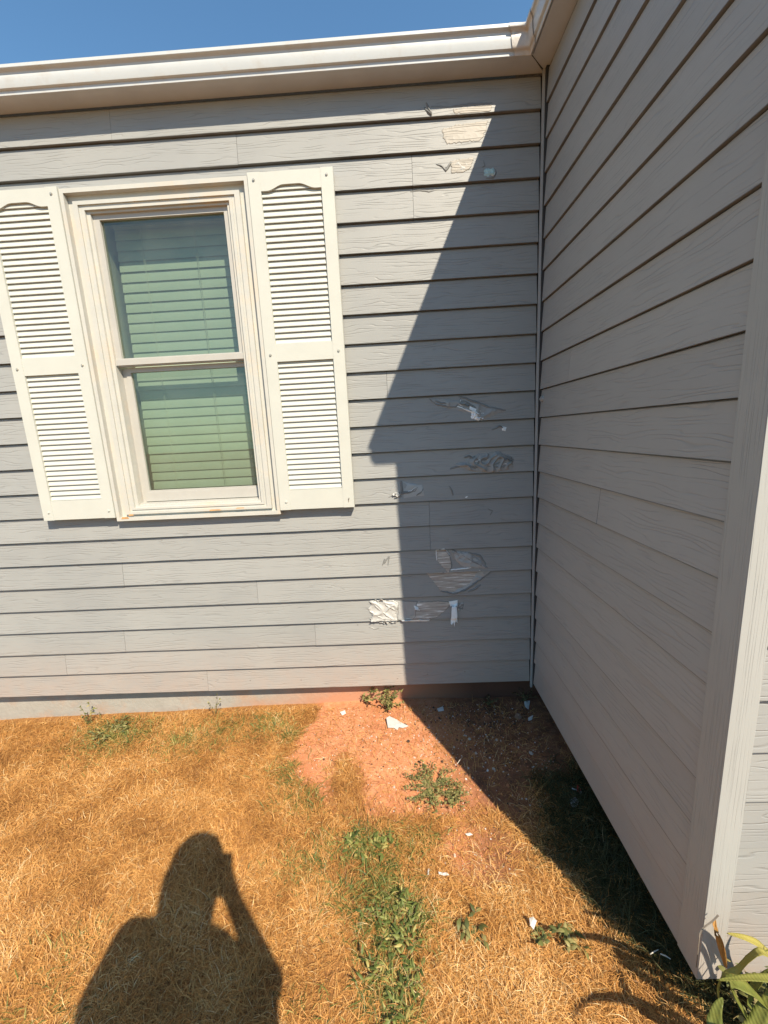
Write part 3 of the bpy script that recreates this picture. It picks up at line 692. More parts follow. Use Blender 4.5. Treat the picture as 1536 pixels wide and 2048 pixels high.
patch('bare_patch', [(742, 1206), (765, 1202), (798, 1205), (796, 1238), (770, 1241), (748, 1236), (738, 1225), (745, 1216)], M_FILM, 'primer showing under the torn sunlit flakes', .0003, .0008, .003, .004, 40, .01, 1, True, 49)
patch('paint_flake', [(737, 1204), (752, 1200), (772, 1203), (792, 1201), (797, 1214), (791, 1228), (796, 1243), (772, 1239), (752, 1245), (742, 1236), (746, 1226), (735, 1219), (743, 1212)], M_CURLS, 'crumpled sunlit sheet of torn paint at the left end of the strip', .010, .0015, .0045, .008, 16, .008, .8, True, 52)
for rp, hh_, ww_ in (([(742, 1204), (758, 1218), (776, 1232), (792, 1242)], .010, .009), ([(764, 1201), (774, 1212), (794, 1222)], .009, .008), ([(738, 1222), (756, 1232), (772, 1240)], .008, .007), ([(768, 1228), (780, 1214), (796, 1206)], .010, .008), ([(748, 1240), (770, 1236), (792, 1238)], .006, .006)):
    ridge_line('paint_flake', rp, hh_, ww_, M_CURLS)
curl([(740, 1236), (770, 1240), (768, 1250), (744, 1247)], .3, 1.2, .010, M_CURLS, None, .5, 3, .004)
curl([(770, 1238), (795, 1240), (792, 1251), (768, 1246)], .3, 1.3, .009, M_CURLS, None, .5, 4, .004)
curl([(748, 1210), (768, 1206), (764, 1196), (746, 1200)], .4, 1.2, .009, M_CURLS, None, .5, 5, .004)
curl([(803, 1245), (860, 1244), (858, 1237), (804, 1238)], .35, 1.9, .007, M_CURL, 'narrow white curl along the lap edge', .3, 8, .002)
patch('paint_flake', [(828, 1212), (836, 1215), (840, 1222), (830, 1220)], M_CURL, None, .008, .001, .002, .001, 60, .003, 1, True, 54)
curl([(898, 1204), (917, 1201), (914, 1214), (902, 1216)], .4, 1.3, .014, M_CURL, 'upper half of the hanging white flap', .35, 9, .003)
curl([(903, 1213), (913, 1212), (916, 1249), (901, 1250)], .8, .8, .014, M_CURL, 'white curl of paint hanging over the lap', .25, 10, .013)
curl([(916, 1207), (928, 1210), (924, 1222), (916, 1222)], .5, 1.0, .01, F_, None, .3, 11, .001)
patch('paint_blister', [(915, 1208), (928, 1206), (926, 1222), (916, 1224)], M_FILM, None, .003, .0004, .0025, .002, 50, .006, 1, True, 56)
ridge_line('paint_wrinkle', [(737, 1256), (752, 1259), (760, 1257)], .003, .003, F_)
ridge_line('paint_wrinkle', [(630, 1332), (655, 1331), (692, 1328)], .003, .003, F_, 'faint wrinkle in the sunlit lower boards')
for pi, pts in enumerate(LIPS):
    c_ = len(pts); k = 0
    while k < c_:
        if random.random() < .45: k += 2; continue
        m_ = random.choice((2, 3)); seg_ = [pts[(k + q) % c_] for q in range(m_ + 1)]
        seg_ = [(u + random.uniform(-1.5, 1.5), v + random.uniform(-1.5, 1.5)) for u, v in seg_]
        ridge_line('torn_edge', seg_, random.uniform(.0015, .0035), random.uniform(.0012, .0024), M_CURL if random.random() < .2 else F_); k += m_
# nail heads
for u, v in ((602, 1361), (795, 1358), (930, 1345), (715, 1252), (405, 1360), (855, 1350), (500, 1362), (123, 1380)):
    p = onY(u, v); nb = MB(); fy = face_y(p.z); nb.tube([(p.x, fy + .001, p.z), (p.x, fy - .0009, p.z)], [.0042, .0035], 10); nb.build('nail_head', M_SIDE, house)
p = Vector((0, L(-.42), L(11.65)))
nb = MB(); nb.tube([(.008, p.y, p.z), (-.004, p.y, p.z)], .012, 14); nb.tube([(-.004, p.y, p.z), (-.009, p.y, p.z)], .005, 8); o = nb.build('wall_anchor', M_BEAD, house); tag(o, 'small round painted anchor on the wing wall near the inside corner')

# ------------------------------------------------------------------ grass and leaves (numpy)
def leaf_material(name, stops, trans=.25, rough=.55, stripe=False):
    mt, n, l, b = newmat(name)
    at = n.new('ShaderNodeAttribute'); at.attribute_name = 'tint'
    c = ramp(n, l, at.outputs['Fac'], stops)
    if stripe:
        tc = n.new('ShaderNodeTexCoord'); c = mixc(n, l, mth(n, l, 'MULTIPLY', nois(n, l, tc.outputs['Object'], 90, 4), .35), c, (.5, .42, .1))
    l.new(c, b.inputs['Base Color']); b.inputs['Roughness'].default_value = rough; b.inputs['Specular IOR Level'].default_value = .3
    if stripe:
        wv = n.new('ShaderNodeTexWave'); wv.inputs['Scale'].default_value = 60; wv.inputs['Distortion'].default_value = 2; l.new(tc.outputs['Object'], wv.inputs[0]); bump(n, l, b, wv.outputs['Fac'], .0006, .6)
    if trans:
        tr_ = n.new('ShaderNodeBsdfTranslucent'); l.new(c, tr_.inputs[0]); mx = n.new('ShaderNodeMixShader'); mx.inputs[0].default_value = trans
        out = [q for q in n if q.type == 'OUTPUT_MATERIAL'][0]
        l.new(b.outputs[0], mx.inputs[1]); l.new(tr_.outputs[0], mx.inputs[2]); l.new(mx.outputs[0], out.inputs[0])
    return mt
M_STRAW = leaf_material('straw', [(0., (.14, .058, .018)), (.3, (.36, .165, .045)), (.6, (.60, .30, .085)), (.85, (.73, .435, .155)), (1., (.80, .61, .33))], .15, .5)
M_GRASS = leaf_material('green_blade', [(0., (.055, .08, .02)), (.4, (.12, .155, .038)), (.75, (.22, .235, .065)), (1., (.44, .36, .12))], .25, .5)
M_DULL = leaf_material('shade_toned_blade', [(0., (.03, .035, .014)), (.5, (.075, .075, .025)), (.85, (.15, .13, .05)), (1., (.40, .30, .15))], .2, .6)  # olive blades with the wall shade put into their colour
M_WEED = leaf_material('weed_leaf', [(0., (.07, .085, .028)), (.5, (.17, .18, .058)), (1., (.38, .32, .13))], .25, .5)
M_STRAP = leaf_material('strap_leaf', [(0., (.05, .085, .02)), (.5, (.14, .18, .04)), (1., (.44, .38, .10))], .3, .4, True)
M_DEAD = leaf_material('dead_leaf', [(0., (.16, .06, .02)), (1., (.50, .22, .07))], .2, .6, True)

def blades(name, pos, length, width, lean, azim, tint, mat, curl=.6, segs=3, lift=0.0, droop=None):
    """pos (n,3); each blade a tapered curved strip"""
    n = len(pos); V = np.zeros((n, segs + 1, 2, 3), np.float32)
    d = np.stack([np.cos(azim), np.sin(azim)], 1); side = np.stack([-np.sin(azim), np.cos(azim)], 1)
    tw = RNG.uniform(-.6, .6, n)
    ang = lean.copy(); p = pos.copy(); bend = RNG.uniform(-.5, .5, n)
    for s in range(segs + 1):
        t = s / segs; wd = width * (1 - .85 * t ** 1.6) * (.7 + .3 * min(1, t * 4 + .2))
        off = np.zeros((n, 3)); off[:, 0] = side[:, 0] * wd / 2; off[:, 1] = side[:, 1] * wd / 2; off[:, 2] = np.sin(tw) * wd / 2
        V[:, s, 0] = p - off; V[:, s, 1] = p + off
        st_ = length / segs; dd2 = np.stack([d[:, 0] * np.cos(bend * t * 2) - d[:, 1] * np.sin(bend * t * 2), d[:, 1] * np.cos(bend * t * 2) + d[:, 0] * np.sin(bend * t * 2)], 1)
        p = p.copy(); p[:, 0] += dd2[:, 0] * np.cos(ang) * st_; p[:, 1] += dd2[:, 1] * np.cos(ang) * st_; p[:, 2] += np.sin(ang) * st_
        ang = ang - curl / segs * (1 + .0 * ang)
        if droop is not None: p[:, 2] = np.maximum(p[:, 2], droop + .0015)
    vi = np.arange(n * (segs + 1) * 2).reshape(n, segs + 1, 2)
    F = np.stack([vi[:, :-1, 0], vi[:, :-1, 1], vi[:, 1:, 1], vi[:, 1:, 0]], -1).reshape(-1, 4)
    me = bpy.data.meshes.new(name); me.vertices.add(V.size // 3); me.vertices.foreach_set('co', V.ravel())
    me.loops.add(F.size); me.loops.foreach_set('vertex_index', F.ravel().astype(np.int32))
    me.polygons.add(len(F)); me.polygons.foreach_set('loop_start', np.arange(0, F.size, 4, dtype=np.int32)); me.polygons.foreach_set('loop_total', np.full(len(F), 4, np.int32))
    me.update(calc_edges=True)
    a = me.attributes.new('tint', 'FLOAT', 'POINT'); a.data.foreach_set('value', np.repeat(np.clip(tint, 0, 1), (segs + 1) * 2).astype(np.float32))
    me.polygons.foreach_set('use_smooth', np.ones(len(F), bool)); me.materials.append(mat); me.validate()
    return link(bpy.data.objects.new(name, me))
def n2(x, y, s, o=0.): return noise.noise(Vector((x * s, y * s, o)))
GREEN = [(-6.9, -6.2, .9, .5), (-6.2, -6.3, .7, .4), (-6.3, -7.3, .75, .7), (-6.1, -8.1, .8, .6), (-5.6, -8.0, .6, .5), (-6.3, -8.7, .6, .5), (-6.1, -9.3, .55, .6), (-6.0, -9.9, .5, .5), (-7.0, -7.5, .6, .4), (-5.2, -5.9, .6, .3),
         (-17.6, -1.0, 1.3, .5), (-18.6, -.8, 1.0, .3), (-14.6, -1.6, 1.0, .25), (-13.3, -1.2, 1.2, .22), (-11.2, -.9, .9, .3), (-10.1, -1.5, .5, .35), (-9.6, -3.4, .8, .25), (-8.9, -4.6, .7, .22), (-8.4, -6.6, .8, .2), (-13.6, -9.6, .8, .1), (-13.9, -8.3, .6, .08), (-7.9, -9.5, .4, .12)]
def green_w(X, Y):
    g = 0
    for gx, gy, r, s in GREEN: g = max(g, s * 1.8 * math.exp(-(((X - gx) / r) ** 2 + ((Y - gy) / (r * .75)) ** 2) * 1.1))
    return min(1., g)
# sample turf
cand = 900000
PX = RNG.uniform(-29, 6.5, cand); PY = RNG.uniform(-20, .1, cand)
keepd = []; keepg = []; keeps = []
for X, Y in zip(PX, PY):
    # thin out what the camera can hardly see
    far = 1.0
    if Y < -11.2: far = .25
    if X < -24: far = .6
    if X > .9 and Y > -9.6: continue
    r = random.random()
    if r > far: continue
    x, y = X * E, Y * E
    b_ = bare(x, y); g = green_w(X, Y)
    n_ = n2(X, Y, .9, 2.) ; tuftn = .72 + .5 * n2(X, Y, 2.6, 8.)
    dens = (1 - b_) * tuftn + .035
    if random.random() > dens * 1.05: continue
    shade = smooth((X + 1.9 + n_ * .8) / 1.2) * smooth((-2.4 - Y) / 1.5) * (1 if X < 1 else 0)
    shade *= smooth((X + .05 + .549 * (9.75 + Y) + .35) / .7)  # keeps the darkened blades inside the wall's cast shadow
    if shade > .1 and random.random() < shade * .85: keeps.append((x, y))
    elif random.random() < g * (.30 + .5 * n2(X, Y, 2.2, 33.) + .25): keepg.append((x, y))
    else: keepd.append((x, y))
def mk(name, pts, ln, wd, leanr, mat, tintf, label, cat, curl, droop=True, segs=3):
    P = np.array([(x, y, gz0(x, y) + .002) for x, y in pts]); n = len(P)
    az_ = np.array([2.4 * noise.noise(Vector((x * 3.1, y * 3.1, 5))) * math.pi for x, y in pts]) + RNG.normal(0, 1.7, n)
    le = RNG.uniform(*leanr, n); length = RNG.uniform(*ln, n) * np.array([1 + .35 * noise.noise(Vector((x * 6, y * 6, 9))) for x, y in pts])
    t = tintf(P, n)
    o = blades(name, P, length, RNG.uniform(*wd, n), le, az_, t, mat, curl, segs, droop=P[:, 2] if droop else None)
    if label: tag(o, label, cat, kind='stuff')
    return o
cl = lambda P, s, o: np.array([noise.noise(Vector((p[0] * s, p[1] * s, o))) for p in P])
mk('dry_grass', keepd, (.018, .062), (.0008, .0018), (.05, 1.1), M_STRAW, lambda P, n: .53 + .26 * cl(P, 6.5, 1) + .16 * cl(P, 1.4, 6) + RNG.normal(0, .2, n), 'matted dry straw coloured lawn in front of the house', 'grass', 1.5)
mk('green_grass', keepg, (.02, .06), (.0018, .0042), (.25, 1.1), M_GRASS, lambda P, n: .5 + .3 * cl(P, 9, 1) + RNG.normal(0, .24, n), 'patches of green crabgrass among the straw', 'grass', 1.3)
mk('shade_toned_grass', keeps, (.035, .085), (.0012, .0026), (.15, 1.1), M_DULL, lambda P, n: .38 + RNG.normal(0, .24, n), 'olive grass beside the wing wall, wall shade put into its dark colour', 'grass', 1.2)

# ------------------------------------------------------------------ crumbs, paint flecks, stones
def scatter(name, pts, smin, smax, mat, flat=.45, label='', cat=''):
    mb = MB()
    for x, y in pts:
        s = random.uniform(smin, smax) * (2.0 if random.random() < .05 else 1); z = gz(x, y); a = random.random() * 6.3; k = random.choice((4, 5, 6))
        top = [(x + s * random.uniform(.6, 1.1) * math.cos(a + i * 6.283 / k), y + s * random.uniform(.6, 1.1) * math.sin(a + i * 6.283 / k)) for i in range(k)]
        tilt = (random.uniform(-.3, .3), random.uniform(-.3, .3)); th = s * flat
        T = [(p[0], p[1], z + th + (p[0] - x) * tilt[0] + (p[1] - y) * tilt[1]) for p in top]; B = [(p[0] * 1., p[1] * 1., z - .001) for p in top]
        mb.quad(T)
        for i in range(k): mb.quad([B[i], B[(i + 1) % k], T[(i + 1) % k], T[i]])
    o = mb.build(name, mat); tag(o, label, cat, kind='stuff'); return o
def soilpts(n, f):
    out = []
    while len(out) < n:
        X, Y = random.uniform(-10.3, -.1), random.uniform(-7.2, .05)
        if bare(X * E, Y * E) > .35 and random.random() < f(X, Y): out.append((X * E, Y * E))
    return out
M_FLECK = plain('fleck_paint', (.56, .53, .49), .6, .1, 80, 0)
M_CLOD = plain('clod', (.47, .19, .09), .95, .25, 60, .001)
M_CHAR = plain('dark_crumb', (.06, .035, .025), .9, .3, 60, 0)
M_STONE = plain('pale_stone', (.50, .43, .36), .8, .15, 90, .001)
scatter('paint_flecks', soilpts(330, lambda X, Y: (.12 + .9 * math.exp(-((X + 2.9) / 2.3) ** 2 - ((Y + 1.6) / 2.2) ** 2))), .0012, .0042, M_FLECK, .3, 'tiny white paint flecks scattered over the red soil', 'paint flecks')
scatter('soil_crumbs', soilpts(3400, lambda X, Y: .9 - .85 * humus_shade(X * E, Y * E)), .0010, .0042, M_CLOD, .7, 'small clods of red clay on the bare soil', 'soil crumbs')
scatter('dark_debris', soilpts(620, lambda X, Y: .06 + .9 * math.exp(-((X + 2.3) / 2.) ** 2 - ((Y + .8) / 1.2) ** 2)), .0012, .0048, M_CHAR, .6, 'dark bits of leaf and bark on the soil', 'debris')
scatter('pale_grit', soilpts(420, lambda X, Y: .3 + .6 * (X < -4)), .0012, .004, M_STONE, .6, 'pale grit strewn across the sunny bare soil', 'grit')
# loose straw on the soil
sp_ = soilpts(1500, lambda X, Y: .55 - .3 * humus_shade(X * E, Y * E))
mk('straw_litter', sp_, (.012, .05), (.0009, .002), (.0, .3), M_STRAW, lambda P, n: .45 + RNG.normal(0, .28, n), 'loose bits of dead grass lying on the red soil', 'straw', .4)

def rock(name, u, v, s, mat, label, cat, flat=.5, group=None, seed=0):
    p = onZ(u, v, -.131); z = gz(p.x, p.y); b = bmesh.new(); bmesh.ops.create_icosphere(b, subdivisions=2, radius=1)
    for vv in b.verts:
        q = vv.co.copy(); k = 1 + .45 * noise.noise(q * 1.6 + Vector((seed, 0, 0))) ; vv.co = Vector((q.x * k * s, q.y * k * s * .8, q.z * k * s * flat))
    me = bpy.data.meshes.new(name); b.to_mesh(me); b.free(); me.materials.append(mat)
    o = link(bpy.data.objects.new(name, me)); o.location = (p.x, p.y, z + s * flat * .55); o.rotation_euler = (0, 0, seed)
    tag(o, label, cat, group); return o
rock('stone', 1037, 1434, .021, plain('brown_stone', (.26, .15, .10), .9, .2, 60, .002), 'brown fist sized stone near the inside corner', 'stone', .6, seed=1)
rock('stone', 1062, 1506, .011, M_STONE, 'flat pale stone in the shade by the wing wall', 'stone', .35, seed=2)
rock('stone', 939, 1478, .0085, M_STONE, 'small pale stone in the middle of the shaded soil', 'stone', .7, seed=3)
rock('stone', 601, 1573, .0085, plain('buff_stone', (.62, .45, .26), .8, .15, 90, .001), 'round buff stone at the left edge of the bare soil', 'stone', .5, seed=4)
rock('stone', 632, 1584, .009, M_CLOD, 'orange clod of clay just right of the buff stone', 'clod', .5, seed=5)

M_CHIP = plain('chip_paint', (.44, .43, .41), .5, .08, 50, .0006)
def chip(name, pts, label, cat, mat, tilt=(0, 0), lift=.004, curl=.004, group=None, seed=0):
    """a thin irregular sheet lying on the ground, outline given in the photo"""
    P = [onZ(u, v, -.131) for u, v in pts]; c = sum(P, Vector()) / len(P); z = gz(c.x, c.y) + lift
    mb = MB(); pts3 = []
    for q in P:
        d_ = Vector((q.x - c.x, q.y - c.y)); pts3.append((d_.x, d_.y, d_.x * tilt[0] + d_.y * tilt[1] + curl * noise.noise(Vector((q.x * 60, q.y * 60, seed)))))
    n = len(pts3)
    for i in range(n): mb.quad([(0, 0, curl * .5), pts3[i], pts3[(i + 1) % n]])
    o = mb.build(name, mat, None, merge=.00001); o.location = (c.x, c.y, z)
    sm = o.modifiers.new('t', 'SOLIDIFY'); sm.thickness = .0014
    tag(o, label, cat, group); return o
chip('paint_chip', [(773, 1443), (779, 1440), (790, 1444), (803, 1450), (818, 1455), (806, 1458), (798, 1457), (795, 1461), (788, 1458), (776, 1458)], 'large pale grey triangular paint chip on sunny red soil', 'paint chip', M_CHIP, (0, .25), .012, .004)
chip('paint_chip', [(680, 1426), (690, 1423), (692, 1428), (684, 1431)], 'small cream chip left of the weeds by the wall', 'paint chip', M_FLECK, (0, .2), .006)
chip('paint_chip', [(874, 1420), (886, 1416), (888, 1423), (877, 1425)], 'white paint chip on shaded soil just past the shadow edge', 'paint chip', M_FLECK, (0, .2), .006)
chip('paint_chip', [(1048, 1407), (1060, 1406), (1057, 1418), (1050, 1414)], 'pale chip in the inside corner behind the brown stone', 'paint chip', M_FLECK, (0, .4), .010)
chip('paint_chip', [(1056, 1438), (1066, 1434), (1064, 1441), (1057, 1443)], 'white chip just right of the brown stone', 'paint chip', M_FLECK, (0, .2), .008)
chip('paint_chip', [(1139, 1605), (1150, 1602), (1158, 1608), (1152, 1618), (1143, 1616)], 'crumpled white scrap below the red litter', 'scrap', M_FLECK, (0, .3), .012, .008)
chip('paint_chip', [(877, 1750), (885, 1753), (893, 1752), (899, 1757), (888, 1758), (878, 1755)], 'white chalky scrap lying among grass right of the green patch', 'scrap', M_FLECK, (0, .2), .02)
chip('paint_chip', [(856, 1744), (859, 1744), (858, 1756), (855, 1756)], 'thin white sliver left of the chalky scrap', 'scrap', M_FLECK, (0, .1), .02)
chip('paint_chip', [(1058, 1858), (1066, 1855), (1073, 1862), (1067, 1874), (1060, 1868)], 'white folded scrap standing in the sunny grass at lower right', 'scrap', M_FLECK, (0, .5), .035, .012, seed=3)
chip('paint_chip', [(930, 1667), (940, 1665), (946, 1669), (935, 1671)], 'small white chip on sandy soil below the weed clump', 'paint chip', M_FLECK, (0, .2), .008)
# red and white litter
lit = empty('litter', tuple(onZ(1155, 1585, -.125)))
M_RED = plain('red_plastic', (.55, .03, .03), .35, .05, 40, 0); M_WHITE = plain('white_plastic', (.8, .8, .78), .4, .03, 40, 0)
tag(lit, 'small torn red and white wrapper against the wing wall', 'litter')
lp = lit.location; mb = MB()
mb.quad([lp + Vector((-.004, 0, .0)), lp + Vector((.016, -.006, -.002)), lp + Vector((.012, .004, .016)), lp + Vector((.001, .006, .03))]); mb.quad([lp + Vector((.001, .006, .03)), lp + Vector((.012, .004, .016)), lp + Vector((.014, .012, .006))])
o = mb.build('wrapper', M_RED, lit); o.modifiers.new('t', 'SOLIDIFY').thickness = .001
mb = MB(); mb.tube([lp + Vector((-.022, 0, .02)), lp + Vector((-.002, .004, .008))], [.0022, .003], 8); mb.build('stick', M_WHITE, lit)
mb = MB(); mb.quad([lp + Vector((.006, -.008, -.002)), lp + Vector((.018, -.008, -.004)), lp + Vector((.016, 0, .008)), lp + Vector((.008, 0, .008))]); mb.build('torn_paper', M_STONE, lit)

# ------------------------------------------------------------------ weeds
def leafy(name, base, stems, leafn, lsize, mat, label, cat, height, spread, seed, widthr=.45, stem_up=.5):
    rr = random.Random(seed); root = empty(name, base); tag(root, label, cat)
    sm = MB(); L_ = []
    lv = []; fc = []; tint = []
    for s in range(stems):
        a = rr.uniform(0, 6.283); ln = rr.uniform(.5, 1.) * spread; hh = height * rr.uniform(.4, 1.)
        pts = []
        n = 6; ca = a
        for i in range(n + 1):
            t = i / n; ca += rr.uniform(-.25, .25)
            pts.append(Vector((base[0] + math.cos(ca) * ln * t, base[1] + math.sin(ca) * ln * t, base[2] + hh * math.sin(t * stem_up * math.pi))))
        sm.tube(pts, [.0011 * (1 - .6 * i / n) for i in range(n + 1)], 4, False)
        for k in range(leafn):
            t = rr.uniform(.15, 1); i = min(n - 1, int(t * n)); p = pts[i].lerp(pts[i + 1], t * n - i)
            if p.z < base[2]: p.z = base[2] + .002
            la = rr.uniform(0, 6.283); up_ = rr.uniform(-.25, .7); ls = lsize * rr.uniform(.5, 1.1)
            d_ = Vector((math.cos(la) * math.cos(up_), math.sin(la) * math.cos(up_), math.sin(up_))); sd = d_.cross(Vector((rr.uniform(-.4, .4), rr.uniform(-.4, .4), 1))).normalized()
            nn = d_.cross(sd); b0 = len(lv); tn = rr.random()
            for (q, w_, dr) in ((0, .04, 0), (.3, .5, .03), (.6, .42, .0), (1., .02, -.14)):
                c = p + d_ * ls * q + nn * ls * dr * -1
                lv.append(c - sd * ls * w_ * widthr); lv.append(c + nn * ls * -.06 * (1 if w_ > .1 else 0)); lv.append(c + sd * ls * w_ * widthr); tint += [tn] * 3
            for r in range(3):
                for c in range(2): fc.append((b0 + r * 3 + c, b0 + r * 3 + c + 1, b0 + (r + 1) * 3 + c + 1, b0 + (r + 1) * 3 + c))
    me = bpy.data.meshes.new('foliage'); me.from_pydata(lv, [], fc); at = me.attributes.new('tint', 'FLOAT', 'POINT'); at.data.foreach_set('value', tint)
    me.polygons.foreach_set('use_smooth', [True] * len(fc)); me.materials.append(mat)
    o = link(bpy.data.objects.new('foliage', me)); setp(o, root)
    sm.build('stem', M_STEM, root)
    return root
M_STEM = plain('stem', (.20, .15, .06), .7, .2, 60, 0)
def gp(u, v, dz=0): p = onZ(u, v, -.131); return (p.x, p.y, gz(p.x, p.y) + dz)
leafy('weed', gp(862, 1574), 46, 20, .014, M_WEED, 'low spreading green weed mat at the shadow edge on bare soil', 'weed', .035, .14, 1)
leafy('weed', gp(905, 1592), 20, 16, .013, M_WEED, 'small green weed tuft touching the shadow beside the weed mat', 'weed', .03, .08, 11)
leafy('weed', gp(775, 1418), 20, 14, .021, M_WEED, 'bushy green weed at the foot of the siding beside the grey chip', 'weed', .10, .10, 2)
leafy('weed', gp(735, 1402), 8, 9, .026, M_WEED, 'leafy weed sprig in front of the dark strip left of the bushy weed', 'weed', .10, .07, 3)
leafy('weed', gp(178, 1440), 9, 9, .017, M_WEED, 'small dark sprig standing against the pale foundation', 'weed', .13, .05, 4)
leafy('weed', gp(430, 1428), 5, 5, .014, M_WEED, 'thin twiggy weed against the foundation under the siding step', 'weed', .13, .05, 5)
leafy('weed', gp(215, 1462), 22, 12, .020, M_WEED, 'round green clump at the lawn edge right of the dark sprig', 'weed', .05, .12, 6)
leafy('weed', gp(1050, 1400), 9, 6, .016, M_DULL, 'dead weed in the inside corner, wall shade put into its dark colour', 'weed', .06, .09, 7)
leafy('weed', gp(975, 1408), 8, 6, .016, M_DULL, 'withered weed by the wall, wall shade put into its dark colour', 'weed', .05, .08, 8)
leafy('weed', gp(1085, 1880), 6, 5, .026, M_WEED, 'broad leaved weed beside the folded white scrap', 'weed', .05, .05, 9)
leafy('weed', gp(945, 1868), 6, 6, .030, M_WEED, 'broad leaved weed right of the long green patch', 'weed', .05, .05, 10)
leafy('weed', gp(1140, 1890), 6, 6, .03, M_WEED, 'low weed right of the folded white scrap', 'weed', .035, .05, 12)
leafy('weed', gp(790, 1862), 22, 11, .026, M_GRASS, 'broad bladed crabgrass in the middle of the green patch', 'weed', .05, .12, 13, .28)
leafy('weed', gp(790, 1965), 16, 11, .026, M_GRASS, 'broad bladed crabgrass at the bottom of the green patch', 'weed', .05, .11, 14, .28)
leafy('weed', gp(735, 1690), 16, 8, .028, M_GRASS, 'small leaved green clump at the top of the green patch', 'weed', .04, .12, 15, .4)
leafy('ground_cover', (L(1.5), L(-10.15), gz0(L(1.5), L(-10.15))), 75, 15, .024, M_WEED, 'dark leafy ground cover at the foot of the sunlit wing front', 'ground cover plant', .11, .19, 16, .6)
leafy('ground_cover', (L(2.0), L(-11.0), gz0(L(2.0), L(-11.0))), 70, 14, .03, M_WEED, 'leafy low plant filling the bottom right corner under the strap leaves', 'ground cover plant', .13, .22, 17, .6)

# ------------------------------------------------------------------ strap leaved plant at the post
def strap(path, width, mat, parent, tint=.5, fold=.25, name='leaf', label=None, wprof=None, twist=0):
    P = [Vector(p) for p in path]; pts = []
    n = 22
    for i in range(n + 1):                       # Catmull-Rom
        t = i / n * (len(P) - 1); k = min(int(t), len(P) - 2); f = t - k
        a, b, c, d_ = P[max(k - 1, 0)], P[k], P[k + 1], P[min(k + 2, len(P) - 1)]
        pts.append(.5 * ((2 * b) + (c - a) * f + (2 * a - 5 * b + 4 * c - d_) * f * f + (3 * b - a - 3 * c + d_) * f ** 3))
    V = []; Fc = []
    for i, p in enumerate(pts):
        t = i / n; tg = (pts[min(i + 1, n)] - pts[max(i - 1, 0)]).normalized()
        up0 = Vector((0, 0, 1)); sd = tg.cross(up0)
        if sd.length < .25: sd = tg.cross(Vector((.3, -1, 0)))
        sd.normalize(); sd = Matrix.Rotation(twist * t, 3, tg) @ sd; nn = sd.cross(tg)
        w_ = width * ((min(1, .45 + t * 2.2)) * (1 - max(0, t - .55) / .45) ** .7 if not wprof else wprof(t)) * .5
        V += [p - sd * w_ + nn * w_ * fold, p - sd * w_ * .5 + nn * w_ * fold * .35, p, p + sd * w_ * .5 + nn * w_ * fold * .35, p + sd * w_ + nn * w_ * fold]
    for i in range(n):
        for c in range(4): Fc.append((i * 5 + c, i * 5 + c + 1, i * 5 + c + 6, i * 5 + c + 5))
    me = bpy.data.meshes.new(name); me.from_pydata(V, [], Fc); at = me.attributes.new('tint', 'FLOAT', 'POINT')
    at.data.foreach_set('value', [max(0, min(1, tint + .2 * noise.noise(v * 25))) for v in V])
    me.polygons.foreach_set('use_smooth', [True] * len(Fc)); me.materials.append(mat)
    o = link(bpy.data.objects.new(name, me)); setp(o, parent); md = o.modifiers.new('t', 'SOLIDIFY'); md.thickness = .0008
    if label: tag(o, label)
    return o
iz = gz0(L(1.2), L(-10.6)); iris = empty('iris', (L(1.3), L(-10.6), iz)); tag(iris, 'yellow green strap leaved plant arching at the foot of the corner post', 'plant')
def Y3(u, v, y): return onY(u, v, y * E)
strap([(L(1.5), L(-10.6), iz), Y3(1580, 1960, -10.5), Y3(1530, 1900, -10.45), Y3(1495, 1878, -10.4), Y3(1453, 1866, -10.3)], .020, M_STRAP, iris, .95)
strap([(L(1.2), L(-10.7), iz), Y3(1560, 1960, -10.6), Y3(1528, 1905, -10.6), Y3(1500, 1916, -10.55), Y3(1476, 1940, -10.5), Y3(1448, 1950, -10.45), Y3(1436, 1975, -10.4), Y3(1440, 2010, -10.4)], .014, M_STRAP, iris, .85, label='long kinked leaf')
strap([(L(.75), L(-10.7), iz), Y3(1468, 1990, -10.55), Y3(1480, 1940, -10.5), Y3(1500, 1915, -10.5), Y3(1550, 1895, -10.5)], .007, M_STRAP, iris, .6)
strap([(L(.7), L(-10.9), iz), Y3(1462, 1980, -10.6), Y3(1490, 1975, -10.65), Y3(1520, 2000, -10.7), Y3(1570, 2050, -10.8)], .024, M_STRAP, iris, .45)
strap([(L(.5), L(-10.9), iz), Y3(1440, 2080, -10.8), Y3(1432, 2030, -10.7), Y3(1445, 1995, -10.6)], .026, M_STRAP, iris, .4)
strap([(L(.9), L(-11.0), iz), Y3(1500, 2090, -10.9), Y3(1515, 2045, -10.8), Y3(1540, 1995, -10.7), Y3(1570, 1960, -10.7)], .026, M_STRAP, iris, .5)
strap([(L(1.4), L(-10.2), iz), Y3(1560, 2000, -10.2), Y3(1545, 1930, -10.2), Y3(1548, 1880, -10.1)], .018, M_STRAP, iris, .3)
strap([(L(1.0), L(-10.5), iz), Y3(1500, 2010, -10.4), Y3(1520, 1960, -10.4), Y3(1545, 1935, -10.4)], .016, M_STRAP, iris, .3)
